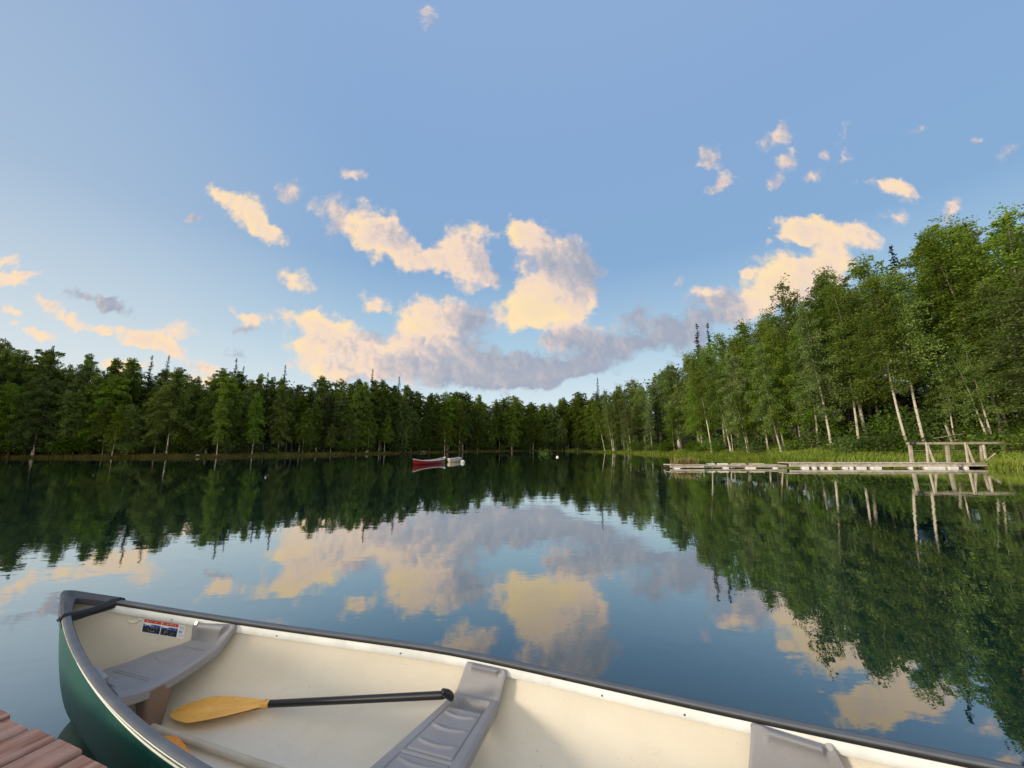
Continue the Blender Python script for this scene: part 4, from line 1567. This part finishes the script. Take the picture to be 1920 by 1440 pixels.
# ------------------------------------------------------------------ paddles
def paddle(label, tip, neck, grip, mat, tilt=0.0, width=.085, hook=True):
    tip, neck, grip = Vector(tip), Vector(neck), Vector(grip)
    root = thing("paddle", label, "paddle", tip)
    ax = (neck - tip)
    Lb = ax.length
    ax = ax.normalized()
    up = Vector((0, 0, 1))
    sdv = ax.cross(up).normalized()
    upv = sdv.cross(ax)
    sdv = (sdv * math.cos(tilt) + upv * math.sin(tilt)).normalized()
    upv = sdv.cross(ax)
    b = MB()
    for sgn in (1, -1):
        rows = []
        for i in range(25):
            s = i / 24
            w = width * (min(1, (s / .30)) ** .5 if s < .30 else 1 - .80 * ((s - .30) / .70) ** 1.5)
            w = max(w, .016 if s > .5 else .006)
            row = []
            for j in range(-8, 9):
                q = j / 8
                rid = .017 * math.exp(-(q * w / .009) ** 2) * min(1, s / .15)
                th = .0045 * (1 - q ** 4) + rid + .004 * s
                row.append(ax * (s * Lb) + sdv * (q * w) + upv * (sgn * th + .010 * (q * q) * (1 - s)))
            rows.append(row)
        b.grid(rows, flip=sgn < 0)
    bl = b.build("blade", M[mat], root, smooth=True)
    b = MB()
    n0 = neck - tip
    g0 = grip - tip
    b.tube([n0 - ax * .03, n0 + (g0 - n0) * .02], [.0175, .018], 14)
    b.build("collar", M[mat], root, smooth=True, smooth_angle=50)
    b = MB()
    b.tube([n0, n0 + (g0 - n0) * .5, g0 - (g0 - n0).normalized() * .02], .0165, 16)
    b.build("shaft", M['black'], root, smooth=True, smooth_angle=50)
    b = MB()
    gx = (g0 - n0).normalized()
    cr_ = (sdv * .55 + upv * .85).normalized()
    cr_ = (cr_ - gx * cr_.dot(gx)).normalized()
    b.tube([g0 - gx * .03, g0 - gx * .012, g0 + gx * .004], [.0165, .014, .013], 12)
    pts = [g0 + cr_ * (.048 * q) + gx * (.010 - .010 * q * q) for q in np.linspace(-1, 1, 11)]
    b.tube(pts, [.012 + .006 * (1 - q * q) for q in np.linspace(-1, 1, 11)], 12)
    b.build("grip", M['black'], root, smooth=True)
    return root


def cw(x, y, z):
    return at_z(x, y, z)


paddle("amber-bladed paddle with black shaft, its grip resting on the middle seat", cw(322, 1338, .055), cw(500, 1320, .110), cw(838, 1303, .295), 'yellow', tilt=R(-12), width=.076)
paddle("orange-bladed paddle mostly hidden below the near gunwale of the green canoe", canoe_world(.93, -.100, .055), canoe_world(1.38, -.165, .085), canoe_world(2.22, -.29, .285), 'orange', tilt=R(-4))

# ------------------------------------------------------------------ plank dock
def plank_mat():
    m, N = new_mat("red_brown_plank")
    tc = N.n('ShaderNodeTexCoord').outputs['Object']
    rnd = N.n('ShaderNodeObjectInfo').outputs['Random']
    mp = N.n('ShaderNodeMapping'); N.put(mp.inputs[0], tc); mp.inputs['Scale'].default_value = (30, 2.2, 30)
    gr = N.noise(mp.outputs[0], 1.0, 7, .65, .6)
    blot = N.noise(tc, 7, 5, .65)
    col = N.ramp(gr, [(.28, (.14, .058, .042)), (.48, (.25, .125, .092)), (.68, (.38, .240, .190))])
    col = N.mix(N.range(blot, .42, .68, 0, .55), col, (.33, .24, .21))
    knots = N.range(N.noise(tc, 15, 2, .5), .70, .76)
    col = N.mix(knots, col, (.06, .028, .022))
    out(N, principled(N, col, .8, bump(N, gr, .7, .004), spec=.25))
    return m


M['dock'] = plank_mat()
DZ = .40
P0 = cw(0, 1335, DZ)
P1 = cw(212, 1440, DZ)
ed = (P1 - P0)[:2] / np.linalg.norm((P1 - P0)[:2])
dock = thing("plank_dock", "red-brown weathered plank dock in the near corner, alongside the green canoe", "dock", (P0[0], P0[1], DZ), (0, 0, math.atan2(ed[1], ed[0])))
g0 = ((np.array(cw(60, 1364, DZ)) - P0)[:2] @ ed)
pw = .1635
for k in range(-7, 22):
    x0 = g0 + k * pw + .006
    b = MB()
    e0 = random.uniform(-.010, .006)
    n_s = 10
    rows = []
    for i in range(n_s + 1):
        yy = e0 - (2.6 + e0) * i / n_s
        z_w = .003 * math.sin(i * 1.3 + k * 2.1)
        rows.append([(x0, yy, -.036 + z_w), (x0, yy, -.004 + z_w), (x0 + .005, yy, z_w), (x0 + pw - .019, yy, z_w + .001), (x0 + pw - .014, yy, -.004 + z_w), (x0 + pw - .014, yy, -.036 + z_w)])
    ids = b.grid(rows, close_v=True, flip=True)
    b.face(ids[0]); b.face(ids[-1][::-1])
    b.build("plank", M['dock'], dock)
for yy in (-.10, -1.3, -2.45):
    b = MB(); b.box((-1.2, yy - .045, -.20), (4.6, yy + .045, -.042)); b.build("joist", M['plank_dark'], dock)
for xx in (-.9, 1.9, 4.3):
    for yy in (-.30, -2.3):
        b = MB(); b.tube([(xx, yy, -2.2), (xx, yy, -.06)], .075, 12); b.build("pile", M['plank_dark'], dock, smooth=True, smooth_angle=50)

# ------------------------------------------------------------------ red canoe, rowing boat and mooring ball on the lake
M['hull_red'] = hull_paint("red_hull", (0.24, 0.006, 0.008), .35)
M['grey_in'] = plain("grey_boat_inside", (.42, .41, .40), .5, .12)
M['pale_hull'] = plain("pale_boat_hull", (.50, .45, .33), .5, .15)
M['white_trim'] = plain("white_gunwale", (.70, .68, .66), .45, .1)


def small_boat(name, label, cat, a, b_, hull, mh, mi, mg, seats):
    a, b_ = np.array(a), np.array(b_)
    an = math.atan2(b_[1] - a[1], b_[0] - a[0])
    t = thing(name, label, cat, (a[0], a[1], 0), (0, 0, an))
    m_ = MB(); m_.grid(hull.shell(k=40, m=10)); m_.build("hull", mh, t, smooth=True)
    m_ = MB(); m_.grid(hull.shell(.012, .03, k=40, m=10, top=-.003), flip=True); m_.build("hull_liner", mi, t, smooth=True)
    for sd_ in (1, -1):
        m_ = MB(); m_.grid(hull.sweep([(-.018, -.012), (-.018, .018), (.022, .018), (.022, -.025), (0, -.025)], sd_, .03, k=40), close_v=True, flip=sd_ > 0); m_.build("gunwale", mg, t)
    for q in seats:
        w = hull.half(q) - .02
        z = hull.zg(q) - .07
        m_ = MB(); m_.box((q - .1, -w * .96, z - .03), (q + .1, w * .96, z)); m_.build("seat", M['grey_wood'], t)
    for e_ in (0, 1):
        m_ = MB()
        top = []
        for k in range(7):
            aa = .42 * k / 6 + .012
            w = hull.half(aa)
            A_ = hull.L - aa if e_ else aa
            top.append([(A_, -w, hull.zg(aa) + .021), (A_, 0, hull.zg(aa) + .035), (A_, w, hull.zg(aa) + .021)])
        m_.grid(top, flip=not e_); m_.build("deck_plate", mg, t)
    return t


small_boat("canoe", "red canoe with pale gunwales moored far out on the dark water", "canoe", at_z(773, 872.5)[:2], at_z(838, 867)[:2], Hull(L=5.0, B=.86, zm=.27, z0=.47, e=2.4, ez=3.2, bottom=-.06, stem=.25), M['hull_red'], M['grey_in'], M['white_trim'], (1.2, 2.5, 3.8))
small_boat("rowing_boat", "short pale rowing boat moored end to end with the red canoe", "boat", at_z(842, 867)[:2] + np.array([.05, .2]), at_z(862, 864)[:2], Hull(L=3.0, B=.95, zm=.27, z0=.34, e=3.2, ez=3.0, bottom=-.08, stem=.15), M['pale_hull'], M['grey_in'], M['white_trim'], (1.0, 2.0))
p = at_z(867.5, 867.5)
b = MB(); b.ball((0, 0, .06), .18, 18, 12); o = b.build("mooring_ball", M['buoy'], smooth=True); o.location = p
tag(o, "white mooring ball floating at the end of the pale rowing boat", "buoy")
